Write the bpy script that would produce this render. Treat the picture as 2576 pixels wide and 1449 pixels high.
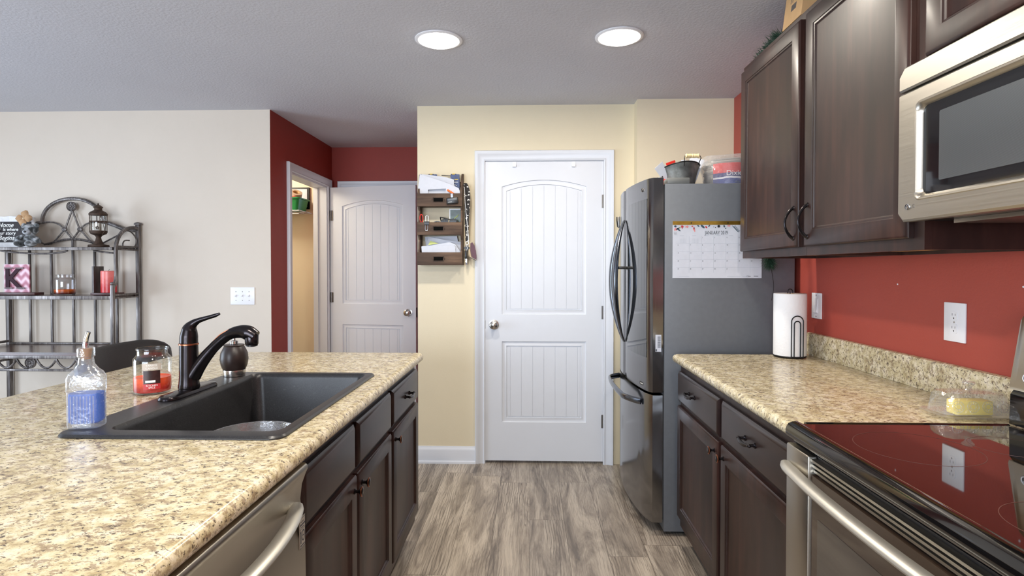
import bpy, bmesh, math, random
from mathutils import Vector, Matrix
from math import sin, cos, pi, radians, sqrt

for o in list(bpy.data.objects):
    bpy.data.objects.remove(o)
SC = bpy.context.scene
COL = SC.collection
random.seed(7)

# ------------------------------------------------------------------ camera
cam_d = bpy.data.cameras.new('camera')
cam_d.sensor_width = 36.0
cam_d.sensor_fit = 'HORIZONTAL'
cam_d.lens = 36.0 * 1431 / 2576
cam_d.shift_y = -23.5 / 2576
cam_d.clip_start = 0.02
cam = bpy.data.objects.new('camera', cam_d)
cam.location = (0, 0, 1.31)
cam.rotation_euler = (radians(89.0), 0, radians(1.8))
COL.objects.link(cam)
SC.camera = cam

# ------------------------------------------------------------------ exposure, sky, daylight
SC.view_settings.view_transform = 'Standard'
SC.view_settings.look = 'None'
SC.view_settings.gamma = 1
SC.view_settings.exposure = 0.2
SC.view_settings.use_curve_mapping = False
W = bpy.data.worlds.new('sky')
SC.world = W
W.use_nodes = True
W.node_tree.nodes['Background'].inputs[0].default_value = (0.62, 0.76, 1.0, 1)
W.node_tree.nodes['Background'].inputs[1].default_value = 1.6


def daylight(name, loc, rot, sx, sy, power, color):
    l = bpy.data.lights.new(name, 'AREA')
    l.shape = 'RECTANGLE'
    l.size, l.size_y = sx, sy
    l.energy = power
    l.color = color
    o = bpy.data.objects.new(name, l)
    o.location = loc
    o.rotation_euler = rot
    COL.objects.link(o)
    return o


daylight('daylight_patio', (-5.18, 1.5, 1.15), (0, radians(-90), 0), 1.9, 1.9, 98, (0.76, 0.87, 1.0))
daylight('daylight_living', (-2.0, -2.78, 1.4), (radians(90), 0, 0), 2.9, 1.5, 185, (0.84, 0.91, 1.0))


# ------------------------------------------------------------------ helpers
def lin(c):
    def f(v):
        v /= 255.0
        return v / 12.92 if v <= 0.04045 else ((v + 0.055) / 1.055) ** 2.4
    return (f(c[0]), f(c[1]), f(c[2]), 1)


class Nodes:
    def __init__(self, name):
        self.m = bpy.data.materials.new(name)
        self.m.use_nodes = True
        self.t = self.m.node_tree
        self.b = self.t.nodes['Principled BSDF']
        self.out = self.t.nodes['Material Output']

    def n(self, kind, **kw):
        nd = self.t.nodes.new(kind)
        for k, v in kw.items():
            setattr(nd, k, v)
        return nd

    def l(self, a, b):
        self.t.links.new(a, b)

    def coord(self, scale=(1, 1, 1), rot=(0, 0, 0)):
        tc = self.n('ShaderNodeTexCoord')
        mp = self.n('ShaderNodeMapping')
        mp.inputs['Scale'].default_value = scale
        mp.inputs['Rotation'].default_value = rot
        self.l(tc.outputs['Object'], mp.inputs['Vector'])
        return mp.outputs['Vector']

    def noise(self, vec, scale, detail=4, rough=0.55, dist=0.0):
        nd = self.n('ShaderNodeTexNoise')
        nd.inputs['Scale'].default_value = scale
        nd.inputs['Detail'].default_value = detail
        nd.inputs['Roughness'].default_value = rough
        nd.inputs['Distortion'].default_value = dist
        self.l(vec, nd.inputs['Vector'])
        return nd.outputs['Fac']

    def ramp(self, fac, stops):
        r = self.n('ShaderNodeValToRGB')
        e = r.color_ramp.elements
        while len(e) < len(stops):
            e.new(0.5)
        for i, (p, c) in enumerate(stops):
            e[i].position = p
            e[i].color = c
        self.l(fac, r.inputs['Fac'])
        return r.outputs['Color']

    def mix(self, fac, a, b, mode='MIX'):
        m = self.n('ShaderNodeMix', data_type='RGBA', blend_type=mode)
        for s, v in ((m.inputs[0], fac), (m.inputs[6], a), (m.inputs[7], b)):
            if hasattr(v, 'is_linked'):
                self.l(v, s)
            else:
                s.default_value = v
        return m.outputs[2]

    def bump(self, h, strength=0.2, dist=0.002):
        b = self.n('ShaderNodeBump')
        b.inputs['Strength'].default_value = strength
        b.inputs['Distance'].default_value = dist
        self.l(h, b.inputs['Height'])
        self.l(b.outputs['Normal'], self.b.inputs['Normal'])

    def set(self, **kw):
        names = dict(col='Base Color', rough='Roughness', metal='Metallic', spec='Specular IOR Level',
                     coat='Coat Weight', coatr='Coat Roughness', trans='Transmission Weight', ior='IOR',
                     emc='Emission Color', ems='Emission Strength', alpha='Alpha', sheen='Sheen Weight',
                     sss='Subsurface Weight', aniso='Anisotropic')
        for k, v in kw.items():
            s = self.b.inputs[names[k]]
            if hasattr(v, 'is_linked'):
                self.l(v, s)
            else:
                s.default_value = v
        return self


def simple(name, c, rough=0.5, metal=0.0, var=0.06, scale=14.0, bump=0.0, bscale=200.0, bdist=0.001, **kw):
    """plain colour with a slight procedural variation"""
    k = Nodes(name)
    v = k.coord()
    base = lin(c)
    d = tuple(x * (1 - var) for x in base[:3]) + (1,)
    e = tuple(min(1, x * (1 + var)) for x in base[:3]) + (1,)
    k.set(col=k.ramp(k.noise(v, scale, 3), [(0.3, d), (0.7, e)]), rough=rough, metal=metal, **kw)
    if bump:
        k.bump(k.noise(v, bscale, 3), bump, bdist)
    return k.m


M = {}
# painted walls: fine orange peel
M['cream'] = simple('cream wall paint', (224, 212, 184), 0.62, var=0.015, scale=3, bump=0.22, bscale=150, bdist=0.0016)
M['pale'] = simple('pale grey beige wall paint', (212, 201, 187), 0.62, var=0.015, scale=3, bump=0.22, bscale=150, bdist=0.0016)
M['brick'] = simple('lit-tone brick red wall paint', (166, 72, 60), 0.5, var=0.03, scale=4, bump=0.3, bscale=140, bdist=0.002)  # hall red lightened: the light on the range wall is in the colour
M['red'] = simple('brick red wall paint', (148, 50, 38), 0.55, var=0.04, scale=4, bump=0.3, bscale=140, bdist=0.002)  # same red in its dimmer hall tone
M['ceil'] = simple('textured ceiling paint', (202, 203, 211), 0.85, var=0.015, scale=3, bump=0.5, bscale=75, bdist=0.004)
M['white'] = simple('white door paint', (218, 222, 230), 0.38, var=0.01, scale=5, bump=0.05, bscale=60)
M['plate'] = simple('white plastic', (238, 239, 244), 0.3, var=0.01)
M['slot'] = simple('dark slot plastic', (60, 58, 58), 0.5)
M['paper'] = simple('white paper', (208, 212, 222), 0.8, var=0.03, scale=30)
M['bluepaper'] = simple('pale blue paper', (190, 210, 232), 0.8)
M['yellownote'] = simple('yellow note paper', (214, 222, 140), 0.8)
M['black'] = simple('black plastic', (26, 26, 28), 0.35)
M['blackgloss'] = simple('black gloss enamel', (12, 12, 13), 0.08, coat=0.6)
M['darkwire'] = simple('black wire', (24, 24, 26), 0.4, metal=0.6)
M['ink'] = simple('dark ink', (70, 76, 84), 0.8)
M['inkline'] = simple('pale grid ink', (168, 178, 190), 0.8)
M['white_ink'] = simple('white print', (240, 240, 236), 0.6)
M['nickel'] = simple('satin nickel', (190, 186, 180), 0.24, metal=1.0)
M['hinge'] = simple('grey hinge steel', (130, 128, 126), 0.35, metal=0.9)
M['chrome'] = simple('bright chrome', (220, 222, 226), 0.08, metal=1.0)
M['gold'] = simple('gold foil', (214, 168, 74), 0.28, metal=0.9, var=0.12, scale=25)
M['orange'] = simple('orange plastic', (248, 112, 30), 0.35)
M['redplastic'] = simple('red plastic', (205, 45, 35), 0.35)
M['yellow'] = simple('yellow rubber', (246, 208, 40), 0.4)
M['bluecard'] = simple('blue packaging card', (38, 62, 112), 0.35, var=0.3, scale=40)
M['green'] = simple('green tub plastic', (18, 128, 62), 0.35)
M['leather'] = simple('black leather', (38, 38, 40), 0.42, var=0.1, scale=40, bump=0.4, bscale=240, bdist=0.001)
M['bronze'] = simple('oil rubbed bronze', (50, 46, 48), 0.22, metal=0.85, var=0.25, scale=22)
M['copper'] = simple('worn copper edge', (176, 112, 84), 0.3, metal=1.0, var=0.1)
M['lanternrust'] = simple('rusty brown metal', (74, 58, 48), 0.65, metal=0.5, var=0.35, scale=60, bump=0.3)
M['cardboard'] = simple('cardboard', (196, 158, 112), 0.85, var=0.05, scale=20)
M['garland'] = simple('dark green garland', (34, 62, 46), 0.6, var=0.45, scale=60)
M['burlap'] = simple('tan burlap petal', (186, 150, 112), 0.9, var=0.12, scale=60, bump=0.4, bscale=500)
M['tape'] = simple('tape roll', (176, 160, 138), 0.6)
M['butter'] = simple('butter', (250, 226, 120), 0.45, var=0.03, sss=0.1)
M['bamboo'] = simple('pale turned wood', (226, 202, 152), 0.45, var=0.06)
M['maple'] = simple('maple underside', (218, 186, 128), 0.5, var=0.08)
M['redwax'] = simple('red wax', (198, 52, 56), 0.4, var=0.1, sss=0.15)
M['towel'] = simple('paper towel', (238, 239, 242), 0.9, var=0.01, bump=0.5, bscale=90, bdist=0.003)
M['purse'] = simple('plum leather', (96, 58, 70), 0.5, var=0.15)
M['tan'] = simple('tan leather', (206, 184, 150), 0.6)
M['fgrey'] = simple('grey fridge cabinet paint', (98, 102, 108), 0.42, var=0.04, scale=40, bump=0.25, bscale=350, bdist=0.0008)
M['hcover'] = simple('grey hinge cover', (112, 114, 112), 0.4)
M['teal'] = simple('teal leaf ink', (62, 84, 98), 0.8)
M['pink'] = simple('pink flower ink', (226, 140, 140), 0.8)
M['crimson'] = simple('crimson flower ink', (196, 58, 70), 0.8)
M['sage'] = simple('green picture', (58, 78, 70), 0.25, var=0.4, scale=30)
M['lightsage'] = simple('leaf print', (176, 190, 110), 0.6)
M['kwood'] = simple('dark red wood', (74, 40, 38), 0.4, var=0.2)


def woodmat(name, dark, mid, light, axis='z', scale=1.0, rough=0.35, coat=0.0, bump=0.05, spec=0.5):
    k = Nodes(name)
    s = {'x': (1.2, 18, 18), 'y': (18, 1.2, 18), 'z': (18, 18, 1.2)}[axis]
    v = k.coord(tuple(x * scale for x in s))
    n1 = k.noise(v, 1.0, 6, 0.6, 0.6)
    c = k.ramp(n1, [(0.25, lin(dark)), (0.5, lin(mid)), (0.78, lin(light))])
    v2 = k.coord({'x': (3, 11, 11), 'y': (11, 3, 11), 'z': (11, 11, 3)}[axis])
    c = k.mix(k.ramp(k.noise(v2, 1.0, 4), [(0.38, (0.75, 0.75, 0.75, 1)), (0.6, (0.0, 0, 0, 1))]), c, lin(dark))
    k.set(col=c, rough=rough, coat=coat, coatr=0.2, spec=spec)
    k.bump(n1, bump, 0.001)
    return k.m


M['cab'] = woodmat('espresso stained wood', (28, 14, 12), (52, 30, 25), (74, 47, 39), 'z', 0.75, 0.40, 0.08, 0.05, 0.4)
M['cabh'] = woodmat('espresso stained wood flat grain', (30, 18, 17), (46, 30, 27), (60, 40, 36), 'y', 0.75, 0.36, 0.12)
M['orgwood'] = woodmat('weathered brown wood', (58, 42, 32), (92, 70, 54), (128, 102, 80), 'x', 2.2, 0.7, 0, 0.3)
M['deskwood'] = woodmat('brown desk wood', (50, 26, 18), (84, 46, 32), (110, 66, 46), 'x', 1.6, 0.25, 0.4)
M['rack'] = woodmat('brushed bronze rack metal', (62, 56, 54), (118, 112, 110), (178, 172, 168), 'z', 6, 0.40, 0, 0.1)
M['rack'].node_tree.nodes['Principled BSDF'].inputs['Metallic'].default_value = 0.55


def granite(name, cream, tan, brown):
    k = Nodes(name)
    v = k.coord()
    big = k.noise(v, 34, 6, 0.72, 0.2)
    c = k.ramp(big, [(0.36, lin(tan)), (0.50, lin(cream)), (0.64, lin((228, 218, 196)))])
    st = k.coord((0.8, 1.15, 1.0), (0, 0, 0.5))
    mid = k.noise(st, 62, 6, 0.72, 0.3)
    c = k.mix(k.ramp(mid, [(0.530, (0, 0, 0, 1)), (0.575, (0.75, 0.75, 0.75, 1))]), c, lin(brown))
    sp = k.noise(st, 115, 5, 0.7, 0.4)
    c = k.mix(k.ramp(sp, [(0.565, (0, 0, 0, 1)), (0.605, (0.92, 0.92, 0.92, 1))]), c, lin((76, 64, 57)))
    k.set(col=c, rough=0.26, coat=0.1)
    return k.m


M['granite'] = granite('speckled granite laminate', (208, 196, 161), (172, 156, 118), (140, 120, 95))


def steel(name, c, rough, axis='y', var=0.05):
    k = Nodes(name)
    s = {'x': (2, 700, 700), 'y': (700, 2, 700), 'z': (700, 700, 2)}[axis]
    n = k.noise(k.coord(s), 1.0, 3)
    base = lin(c)
    k.set(col=k.ramp(n, [(0.3, tuple(x * (1 - var) for x in base[:3]) + (1,)), (0.7, base)]), metal=1.0,
          rough=k.ramp(n, [(0.3, (rough * 0.85,) * 3 + (1,)), (0.7, (rough * 1.15,) * 3 + (1,))]))
    k.bump(n, 0.015, 0.0003)
    return k.m


M['steel'] = steel('brushed stainless steel', (184, 179, 169), 0.34, 'y')
M['satin'] = simple('satin cast handle', (196, 193, 184), 0.42, metal=0.9, var=0.02)
M['blacksteel'] = steel('black stainless steel', (132, 132, 134), 0.17, 'z')
M['bladesteel'] = steel('polished handle steel', (118, 122, 130), 0.2, 'z')
M['galv'] = simple('galvanised tin', (112, 114, 112), 0.5, metal=0.75, var=0.45, scale=24)
M['darkglass'] = simple('dark appliance glass', (24, 25, 27), 0.04, coat=0.5)
M['cooktop'] = simple('black ceramic glass', (16, 11, 12), 0.035, coat=0.8, spec=0.9)
M['screen'] = simple('grey micro screen', (74, 76, 78), 0.25)
M['fridgeglass'] = simple('tinted fridge window', (34, 36, 39), 0.04, coat=0.6)
M['burner'] = simple('burner ring print', (92, 60, 55), 0.3)


def sinkmat():
    k = Nodes('black composite sink')
    v = k.coord()
    n = k.noise(v, 420, 2)
    c = k.ramp(n, [(0.4, lin((30, 30, 32))), (0.7, lin((52, 52, 54)))])
    sp = k.noise(v, 90, 4, 0.7)
    c = k.mix(k.ramp(sp, [(0.62, (0, 0, 0, 1)), (0.74, (0.28, 0.28, 0.28, 1))]), c, lin((120, 120, 118)))
    k.set(col=c, rough=0.34)
    k.bump(n, 0.15, 0.0006)
    return k.m


M['sink'] = sinkmat()


def floormat():
    k = Nodes('grey oak planks')
    tc = k.n('ShaderNodeTexCoord')
    sx = k.n('ShaderNodeSeparateXYZ')
    k.l(tc.outputs['Object'], sx.inputs[0])
    row = k.n('ShaderNodeMath', operation='DIVIDE')
    row.inputs[1].default_value = 0.18
    k.l(sx.outputs['X'], row.inputs[0])
    fl_ = k.n('ShaderNodeMath', operation='FLOOR')
    k.l(row.outputs[0], fl_.inputs[0])
    wn = k.n('ShaderNodeTexWhiteNoise', noise_dimensions='1D')
    k.l(fl_.outputs[0], wn.inputs['W'])
    sh_ = k.n('ShaderNodeMath', operation='MULTIPLY_ADD')
    sh_.inputs[1].default_value = 1.22
    k.l(wn.outputs['Value'], sh_.inputs[0])
    k.l(sx.outputs['Y'], sh_.inputs[2])
    mp = k.n('ShaderNodeCombineXYZ')
    k.l(sh_.outputs[0], mp.inputs['X'])
    k.l(sx.outputs['X'], mp.inputs['Y'])
    br = k.n('ShaderNodeTexBrick')
    br.offset = 0.0
    br.inputs['Scale'].default_value = 1.0
    br.inputs['Brick Width'].default_value = 1.22
    br.inputs['Row Height'].default_value = 0.18
    br.inputs['Mortar Size'].default_value = 0.0009
    br.inputs['Color1'].default_value = (0, 0, 0, 1)
    br.inputs['Color2'].default_value = (1, 1, 1, 1)
    br.inputs['Mortar'].default_value = (0.5, 0.5, 0.5, 1)
    k.l(mp.outputs['Vector'], br.inputs['Vector'])
    # each plank shifts its own grain
    sc = k.n('ShaderNodeVectorMath', operation='SCALE')
    sc.inputs['Scale'].default_value = 17.0
    k.l(br.outputs['Color'], sc.inputs[0])
    ad = k.n('ShaderNodeVectorMath', operation='ADD')
    k.l(tc.outputs['Object'], ad.inputs[0])
    k.l(sc.outputs['Vector'], ad.inputs[1])
    def stretched(s):
        m2 = k.n('ShaderNodeMapping')
        m2.inputs['Scale'].default_value = s
        k.l(ad.outputs['Vector'], m2.inputs['Vector'])
        return m2.outputs['Vector']
    cloud = k.noise(stretched((11.0, 1.5, 1)), 1.0, 6, 0.68, 1.2)
    patch = k.noise(stretched((6.0, 1.0, 1)), 1.0, 2, 0.5, 0.6)
    ring = k.n('ShaderNodeTexWave', wave_type='BANDS', bands_direction='X')
    ring.inputs['Scale'].default_value = 4.5
    ring.inputs['Distortion'].default_value = 14.0
    ring.inputs['Detail'].default_value = 3.0
    ring.inputs['Detail Scale'].default_value = 0.7
    k.l(stretched((5.0, 0.8, 1)), ring.inputs['Vector'])
    fine = k.noise(stretched((260, 7.0, 1)), 1.0, 4, 0.65)
    c = k.ramp(cloud, [(0.34, lin((106, 97, 89))), (0.46, lin((150, 139, 127))), (0.62, lin((188, 177, 163)))])
    lines = k.ramp(ring.outputs['Fac'], [(0.02, (0.75, 0.75, 0.75, 1)), (0.20, (0, 0, 0, 1))])
    where = k.ramp(patch, [(0.44, (0, 0, 0, 1)), (0.56, (1, 1, 1, 1))])
    c = k.mix(k.mix(1.0, lines, where, 'MULTIPLY'), c, lin((86, 77, 70)))
    c = k.mix(k.ramp(fine, [(0.36, (0.55, 0.55, 0.55, 1)), (0.50, (0, 0, 0, 1))]), c, lin((96, 87, 80)))
    tone = k.ramp(br.outputs['Color'], [(0.0, (0.90, 0.90, 0.91, 1)), (1.0, (1.10, 1.09, 1.07, 1))])
    c = k.mix(1.0, c, tone, 'MULTIPLY')
    c = k.mix(br.outputs['Fac'], c, lin((74, 64, 56)))
    k.set(col=c, rough=0.36)
    k.bump(fine, 0.10, 0.001)
    return k.m


M['floor'] = floormat()


def clear(name, tint, gloss=0.05, rough=0.02, bump=0.0, bscale=60, edge=0.35, milk=0.0):
    """thin clear glass: see-through with a fresnel sheen"""
    k = Nodes(name)
    k.t.nodes.remove(k.b)
    tr = k.n('ShaderNodeBsdfTransparent')
    tr.inputs['Color'].default_value = tint
    gl = k.n('ShaderNodeBsdfGlossy')
    gl.inputs['Roughness'].default_value = rough
    gl.inputs['Color'].default_value = (1, 1, 1, 1)
    fr = k.n('ShaderNodeLayerWeight')
    fr.inputs['Blend'].default_value = 0.25
    mm = k.n('ShaderNodeMath', operation='MULTIPLY_ADD')
    mm.inputs[1].default_value = edge
    mm.inputs[2].default_value = gloss
    mm.use_clamp = True
    k.l(fr.outputs['Facing'], mm.inputs[0])
    ms = k.n('ShaderNodeMixShader')
    k.l(mm.outputs[0], ms.inputs[0])
    base = tr.outputs[0]
    if milk:
        df = k.n('ShaderNodeBsdfTranslucent')
        df.inputs['Color'].default_value = (0.9, 0.92, 0.94, 1)
        dd = k.n('ShaderNodeBsdfDiffuse')
        dd.inputs['Color'].default_value = (0.9, 0.92, 0.94, 1)
        m1 = k.n('ShaderNodeMixShader')
        k.l(df.outputs[0], m1.inputs[1])
        k.l(dd.outputs[0], m1.inputs[2])
        m2 = k.n('ShaderNodeMixShader')
        m2.inputs[0].default_value = milk
        k.l(tr.outputs[0], m2.inputs[1])
        k.l(m1.outputs[0], m2.inputs[2])
        base = m2.outputs[0]
    k.l(base, ms.inputs[1])
    k.l(gl.outputs[0], ms.inputs[2])
    k.l(ms.outputs[0], k.out.inputs['Surface'])
    if bump:
        b = k.n('ShaderNodeBump')
        b.inputs['Strength'].default_value = bump
        b.inputs['Distance'].default_value = 0.003
        k.l(k.noise(k.coord(), bscale, 2), b.inputs['Height'])
        k.l(b.outputs['Normal'], gl.inputs['Normal'])
    return k.m


M['glass'] = clear('clear jar glass', (0.93, 0.94, 0.94, 1))
M['cutglass'] = clear('embossed clear glass', (0.96, 0.97, 0.98, 1), 0.09, 0.10, 0.6, 90, 0.45, 0.12)
M['pane'] = clear('window pane', (0.97, 0.98, 0.99, 1), 0.04)
M['plaque'] = clear('plaque glass', (0.96, 0.97, 0.98, 1), 0.0, 0.02, 0, 60, 0.05)
M['wrap'] = clear('clear plastic wrap', (0.97, 0.97, 0.98, 1), 0.10, 0.12, 1.0, 45, 0.5, 0.22)
M['smoke'] = clear('smoky jar glass', (0.80, 0.80, 0.82, 1), 0.06)


def liquid(name, c, t):
    k = Nodes(name)
    k.set(col=lin(c), rough=0.12, coat=0.3)
    tr = k.n('ShaderNodeBsdfTransparent')
    tr.inputs['Color'].default_value = lin(t)
    ms = k.n('ShaderNodeMixShader')
    ms.inputs[0].default_value = 0.55
    k.l(tr.outputs[0], ms.inputs[1])
    k.l(k.b.outputs[0], ms.inputs[2])
    k.l(ms.outputs[0], k.out.inputs['Surface'])
    return k.m


M['bluesoap'] = liquid('blue dish soap', (66, 128, 226), (150, 196, 250))


def waxmat(name, deep, bright):
    k = Nodes(name)
    tc = k.n('ShaderNodeTexCoord')
    sp = k.n('ShaderNodeSeparateXYZ')
    k.l(tc.outputs['Generated'], sp.inputs[0])
    n = k.noise(k.coord(), 60, 3)
    ad = k.n('ShaderNodeMath', operation='MULTIPLY_ADD')
    ad.inputs[1].default_value = 0.5
    k.l(n, ad.inputs[0])
    k.l(sp.outputs['Z'], ad.inputs[2])
    k.set(col=k.ramp(ad.outputs[0], [(0.45, lin(deep)), (1.05, lin(bright))]), rough=0.3, sss=0.1)
    return k.m


M['jarwax'] = waxmat('two tone red wax', (176, 30, 34), (246, 96, 58))
M['orangewax'] = waxmat('dark to orange wax', (96, 24, 16), (246, 118, 44))


def chevron():
    k = Nodes('pink chevron print')
    tc = k.n('ShaderNodeTexCoord')
    sp = k.n('ShaderNodeSeparateXYZ')
    k.l(tc.outputs['Object'], sp.inputs[0])
    a = k.n('ShaderNodeMath', operation='PINGPONG')
    a.inputs[1].default_value = 0.030
    k.l(sp.outputs['X'], a.inputs[0])
    b = k.n('ShaderNodeMath', operation='ADD')
    k.l(sp.outputs['Z'], b.inputs[0])
    k.l(a.outputs[0], b.inputs[1])
    c = k.n('ShaderNodeMath', operation='PINGPONG')
    c.inputs[1].default_value = 0.028
    k.l(b.outputs[0], c.inputs[0])
    d = k.n('ShaderNodeMath', operation='MULTIPLY')
    d.inputs[1].default_value = 35.7
    k.l(c.outputs[0], d.inputs[0])
    k.set(col=k.ramp(d.outputs[0], [(0.30, lin((232, 190, 198))), (0.36, lin((206, 128, 144))), (0.66, lin((176, 78, 100)))]), rough=0.5)
    k.t.nodes['Color Ramp'].color_ramp.interpolation = 'CONSTANT'
    return k.m


M['chevron'] = chevron()


def bearmat():
    k = Nodes('mottled grey plush')
    v = k.coord()
    k.set(col=k.ramp(k.noise(v, 26, 3, 0.5, 0.8), [(0.38, lin((34, 36, 36))), (0.5, lin((92, 96, 98))), (0.64, lin((176, 180, 184)))]), rough=0.95, sheen=0.4)
    k.bump(k.noise(v, 300, 2), 0.6, 0.003)
    return k.m


M['bear'] = bearmat()


def emissive(name, c, s):
    k = Nodes(name)
    k.set(col=(0.9, 0.9, 0.9, 1), emc=c, ems=s)
    return k.m


M['lens'] = emissive('glowing lamp lens', (1.0, 0.95, 0.86, 1), 11.0)

X, Y, Z = Vector((1, 0, 0)), Vector((0, 1, 0)), Vector((0, 0, 1))


def FM(o, N):
    """frame whose local x runs along a vertical face, y is up and z points out of it"""
    N = Vector(N).normalized()
    U = Z.cross(N)
    m = Matrix((U, Z, N)).transposed().to_4x4()
    m.translation = Vector(o)
    return m


class MB:
    def __init__(self, m=None):
        self.bm = bmesh.new()
        self.m = m or Matrix.Identity(4)

    def v(self, co):
        return self.bm.verts.new(self.m @ Vector(co))

    def face(self, vs):
        try:
            return self.bm.faces.new(vs)
        except ValueError:
            return None

    def box(self, x0, x1, y0, y1, z0, z1, bev=0.0, seg=2):
        vs = [self.v((x, y, z)) for z in (z0, z1) for y in (y0, y1) for x in (x0, x1)]
        fs = [self.face([vs[i] for i in f]) for f in ((0, 2, 3, 1), (4, 5, 7, 6), (0, 1, 5, 4), (2, 6, 7, 3), (0, 4, 6, 2), (1, 3, 7, 5))]
        if bev:
            es = list({e for f in fs for e in f.edges})
            bmesh.ops.bevel(self.bm, geom=es, offset=bev, segments=seg, profile=0.5, affect='EDGES')
        return self

    def loops(self, ls, cap0=True, cap1=True, close=True):
        rings = [[self.v(p) for p in l] for l in ls]
        n = len(rings[0])
        for a, b in zip(rings, rings[1:]):
            for i in range(n if close else n - 1):
                j = (i + 1) % n
                self.face([a[i], a[j], b[j], b[i]])
        if cap0:
            self.face(rings[0][::-1])
        if cap1:
            self.face(rings[-1])
        return rings

    def lathe(self, prof, c=(0, 0, 0), seg=32, axis='z', cap0=True, cap1=True, sx=1.0, sy=1.0):
        ls = []
        for r, h in prof:
            l = []
            for i in range(seg):
                a = 2 * pi * i / seg
                p = (r * cos(a) * sx, r * sin(a) * sy, h)
                if axis == 'x':
                    p = (h, p[0], p[1])
                elif axis == 'y':
                    p = (p[1], h, p[0])
                l.append((c[0] + p[0], c[1] + p[1], c[2] + p[2]))
            ls.append(l)
        self.loops(ls, cap0, cap1)
        return self

    def tube(self, pts, r, seg=10, closed=False, flat=1.0, up=None):
        pts = [Vector(p) for p in pts]
        n = len(pts)
        rr = r if isinstance(r, (list, tuple)) else [r] * n
        tang = []
        for i in range(n):
            a = pts[(i - 1) % n] if (closed or i > 0) else pts[i]
            b = pts[(i + 1) % n] if (closed or i < n - 1) else pts[i]
            t = (b - a)
            tang.append(t.normalized() if t.length > 1e-9 else Vector((0, 0, 1)))
        ref = Vector(up) if up is not None else (Z if abs(tang[0].dot(Z)) < 0.9 else X)
        u = (ref - tang[0] * ref.dot(tang[0])).normalized()
        ls = []
        for i in range(n):
            t = tang[i]
            if up is not None:
                u = Vector(up)
            u = (u - t * u.dot(t))
            u = u.normalized() if u.length > 1e-6 else X
            w = t.cross(u)
            ls.append([tuple(pts[i] + u * (rr[i] * cos(2 * pi * k / seg)) + w * (rr[i] * flat * sin(2 * pi * k / seg))) for k in range(seg)])
        if closed:
            ls.append(ls[0])
            self.loops(ls, False, False)
            bmesh.ops.remove_doubles(self.bm, verts=self.bm.verts[:], dist=1e-6)
        else:
            self.loops(ls)
        return self

    def prism(self, poly, z0, z1, bev=0.0):
        a = [self.v((p[0], p[1], z0)) for p in poly]
        b = [self.v((p[0], p[1], z1)) for p in poly]
        n = len(poly)
        fs = [self.face(a[::-1]), self.face(b)]
        for i in range(n):
            fs.append(self.face([a[i], a[(i + 1) % n], b[(i + 1) % n], b[i]]))
        if bev:
            es = [e for e in fs[1].edges] + [e for e in fs[0].edges]
            bmesh.ops.bevel(self.bm, geom=es, offset=bev, segments=2, profile=0.5, affect='EDGES')
        return self

    def ball(self, c, r, sx=1, sy=1, sz=1, sub=3, rot=None):
        mm = Matrix.Translation(Vector(c)) @ (rot.to_4x4() if rot else Matrix.Identity(4)) @ Matrix.Diagonal((r * sx, r * sy, r * sz, 1))
        bmesh.ops.create_icosphere(self.bm, subdivisions=sub, radius=1.0, matrix=self.m @ mm)
        return self

    def nested(self, rects, cap0=False):
        """rects: list of (x0, x1, y0, y1, h)"""
        self.loops([[(a, c, h), (b, c, h), (b, d, h), (a, d, h)] for a, b, c, d, h in rects], cap0, True)
        return self

    def holed(self, outer, holes, h):
        """flat face at height h with holes; loops are lists of (x, y)"""
        es = []
        rings = []
        for lp in [outer] + holes:
            vs = [self.v((p[0], p[1], h)) for p in lp]
            rings.append(vs)
            for i in range(len(vs)):
                es.append(self.bm.edges.new((vs[i], vs[(i + 1) % len(vs)])))
        bmesh.ops.triangle_fill(self.bm, use_beauty=True, use_dissolve=False, edges=es)
        return rings

    def bridge(self, a, b):
        n = len(a)
        for i in range(n):
            self.face([a[i], a[(i + 1) % n], b[(i + 1) % n], b[i]])

    def build(self, name, mat, parent=None, origin=None, angle=35, recalc=True):
        me = bpy.data.meshes.new(name)
        if recalc:
            bmesh.ops.recalc_face_normals(self.bm, faces=self.bm.faces[:])
        root = parent
        while root is not None and root.parent is not None:
            root = root.parent
        if parent is not None:
            off = Vector(root.location)
        elif origin is not None:
            off = Vector(origin)
        else:
            xs = [v.co for v in self.bm.verts]
            lo = [min(p[i] for p in xs) for i in range(3)]
            hi = [max(p[i] for p in xs) for i in range(3)]
            off = Vector(((lo[0] + hi[0]) / 2, (lo[1] + hi[1]) / 2, lo[2]))
        for v in self.bm.verts:
            v.co -= off
        self.bm.to_mesh(me)
        self.bm.free()
        for p in me.polygons:
            p.use_smooth = True
        me.set_sharp_from_angle(angle=radians(angle))
        me.materials.append(M[mat] if isinstance(mat, str) else mat)
        o = bpy.data.objects.new(name, me)
        COL.objects.link(o)
        if parent is not None:
            o.parent = parent
        else:
            o.location = off
        return o


def tag(o, label, cat, group=None):
    o['label'] = label
    o['category'] = cat
    if group:
        o['group'] = group
    return o


def struct(o, label, cat):
    o['kind'] = 'structure'
    return tag(o, label, cat)


def thing(name, loc, label, cat, group=None):
    o = bpy.data.objects.new(name, None)
    o.empty_display_size = 0.05
    o.location = loc
    COL.objects.link(o)
    return tag(o, label, cat, group)


def copy_thing(src, delta, label, group=None):
    c = src.copy()
    COL.objects.link(c)
    c.location = Vector(src.location) + Vector(delta)
    c['label'] = label
    for ch in list(src.children):
        k = ch.copy()
        COL.objects.link(k)
        k.parent = c
        for g in list(ch.children):
            q = g.copy()
            COL.objects.link(q)
            q.parent = k
    return c


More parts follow.
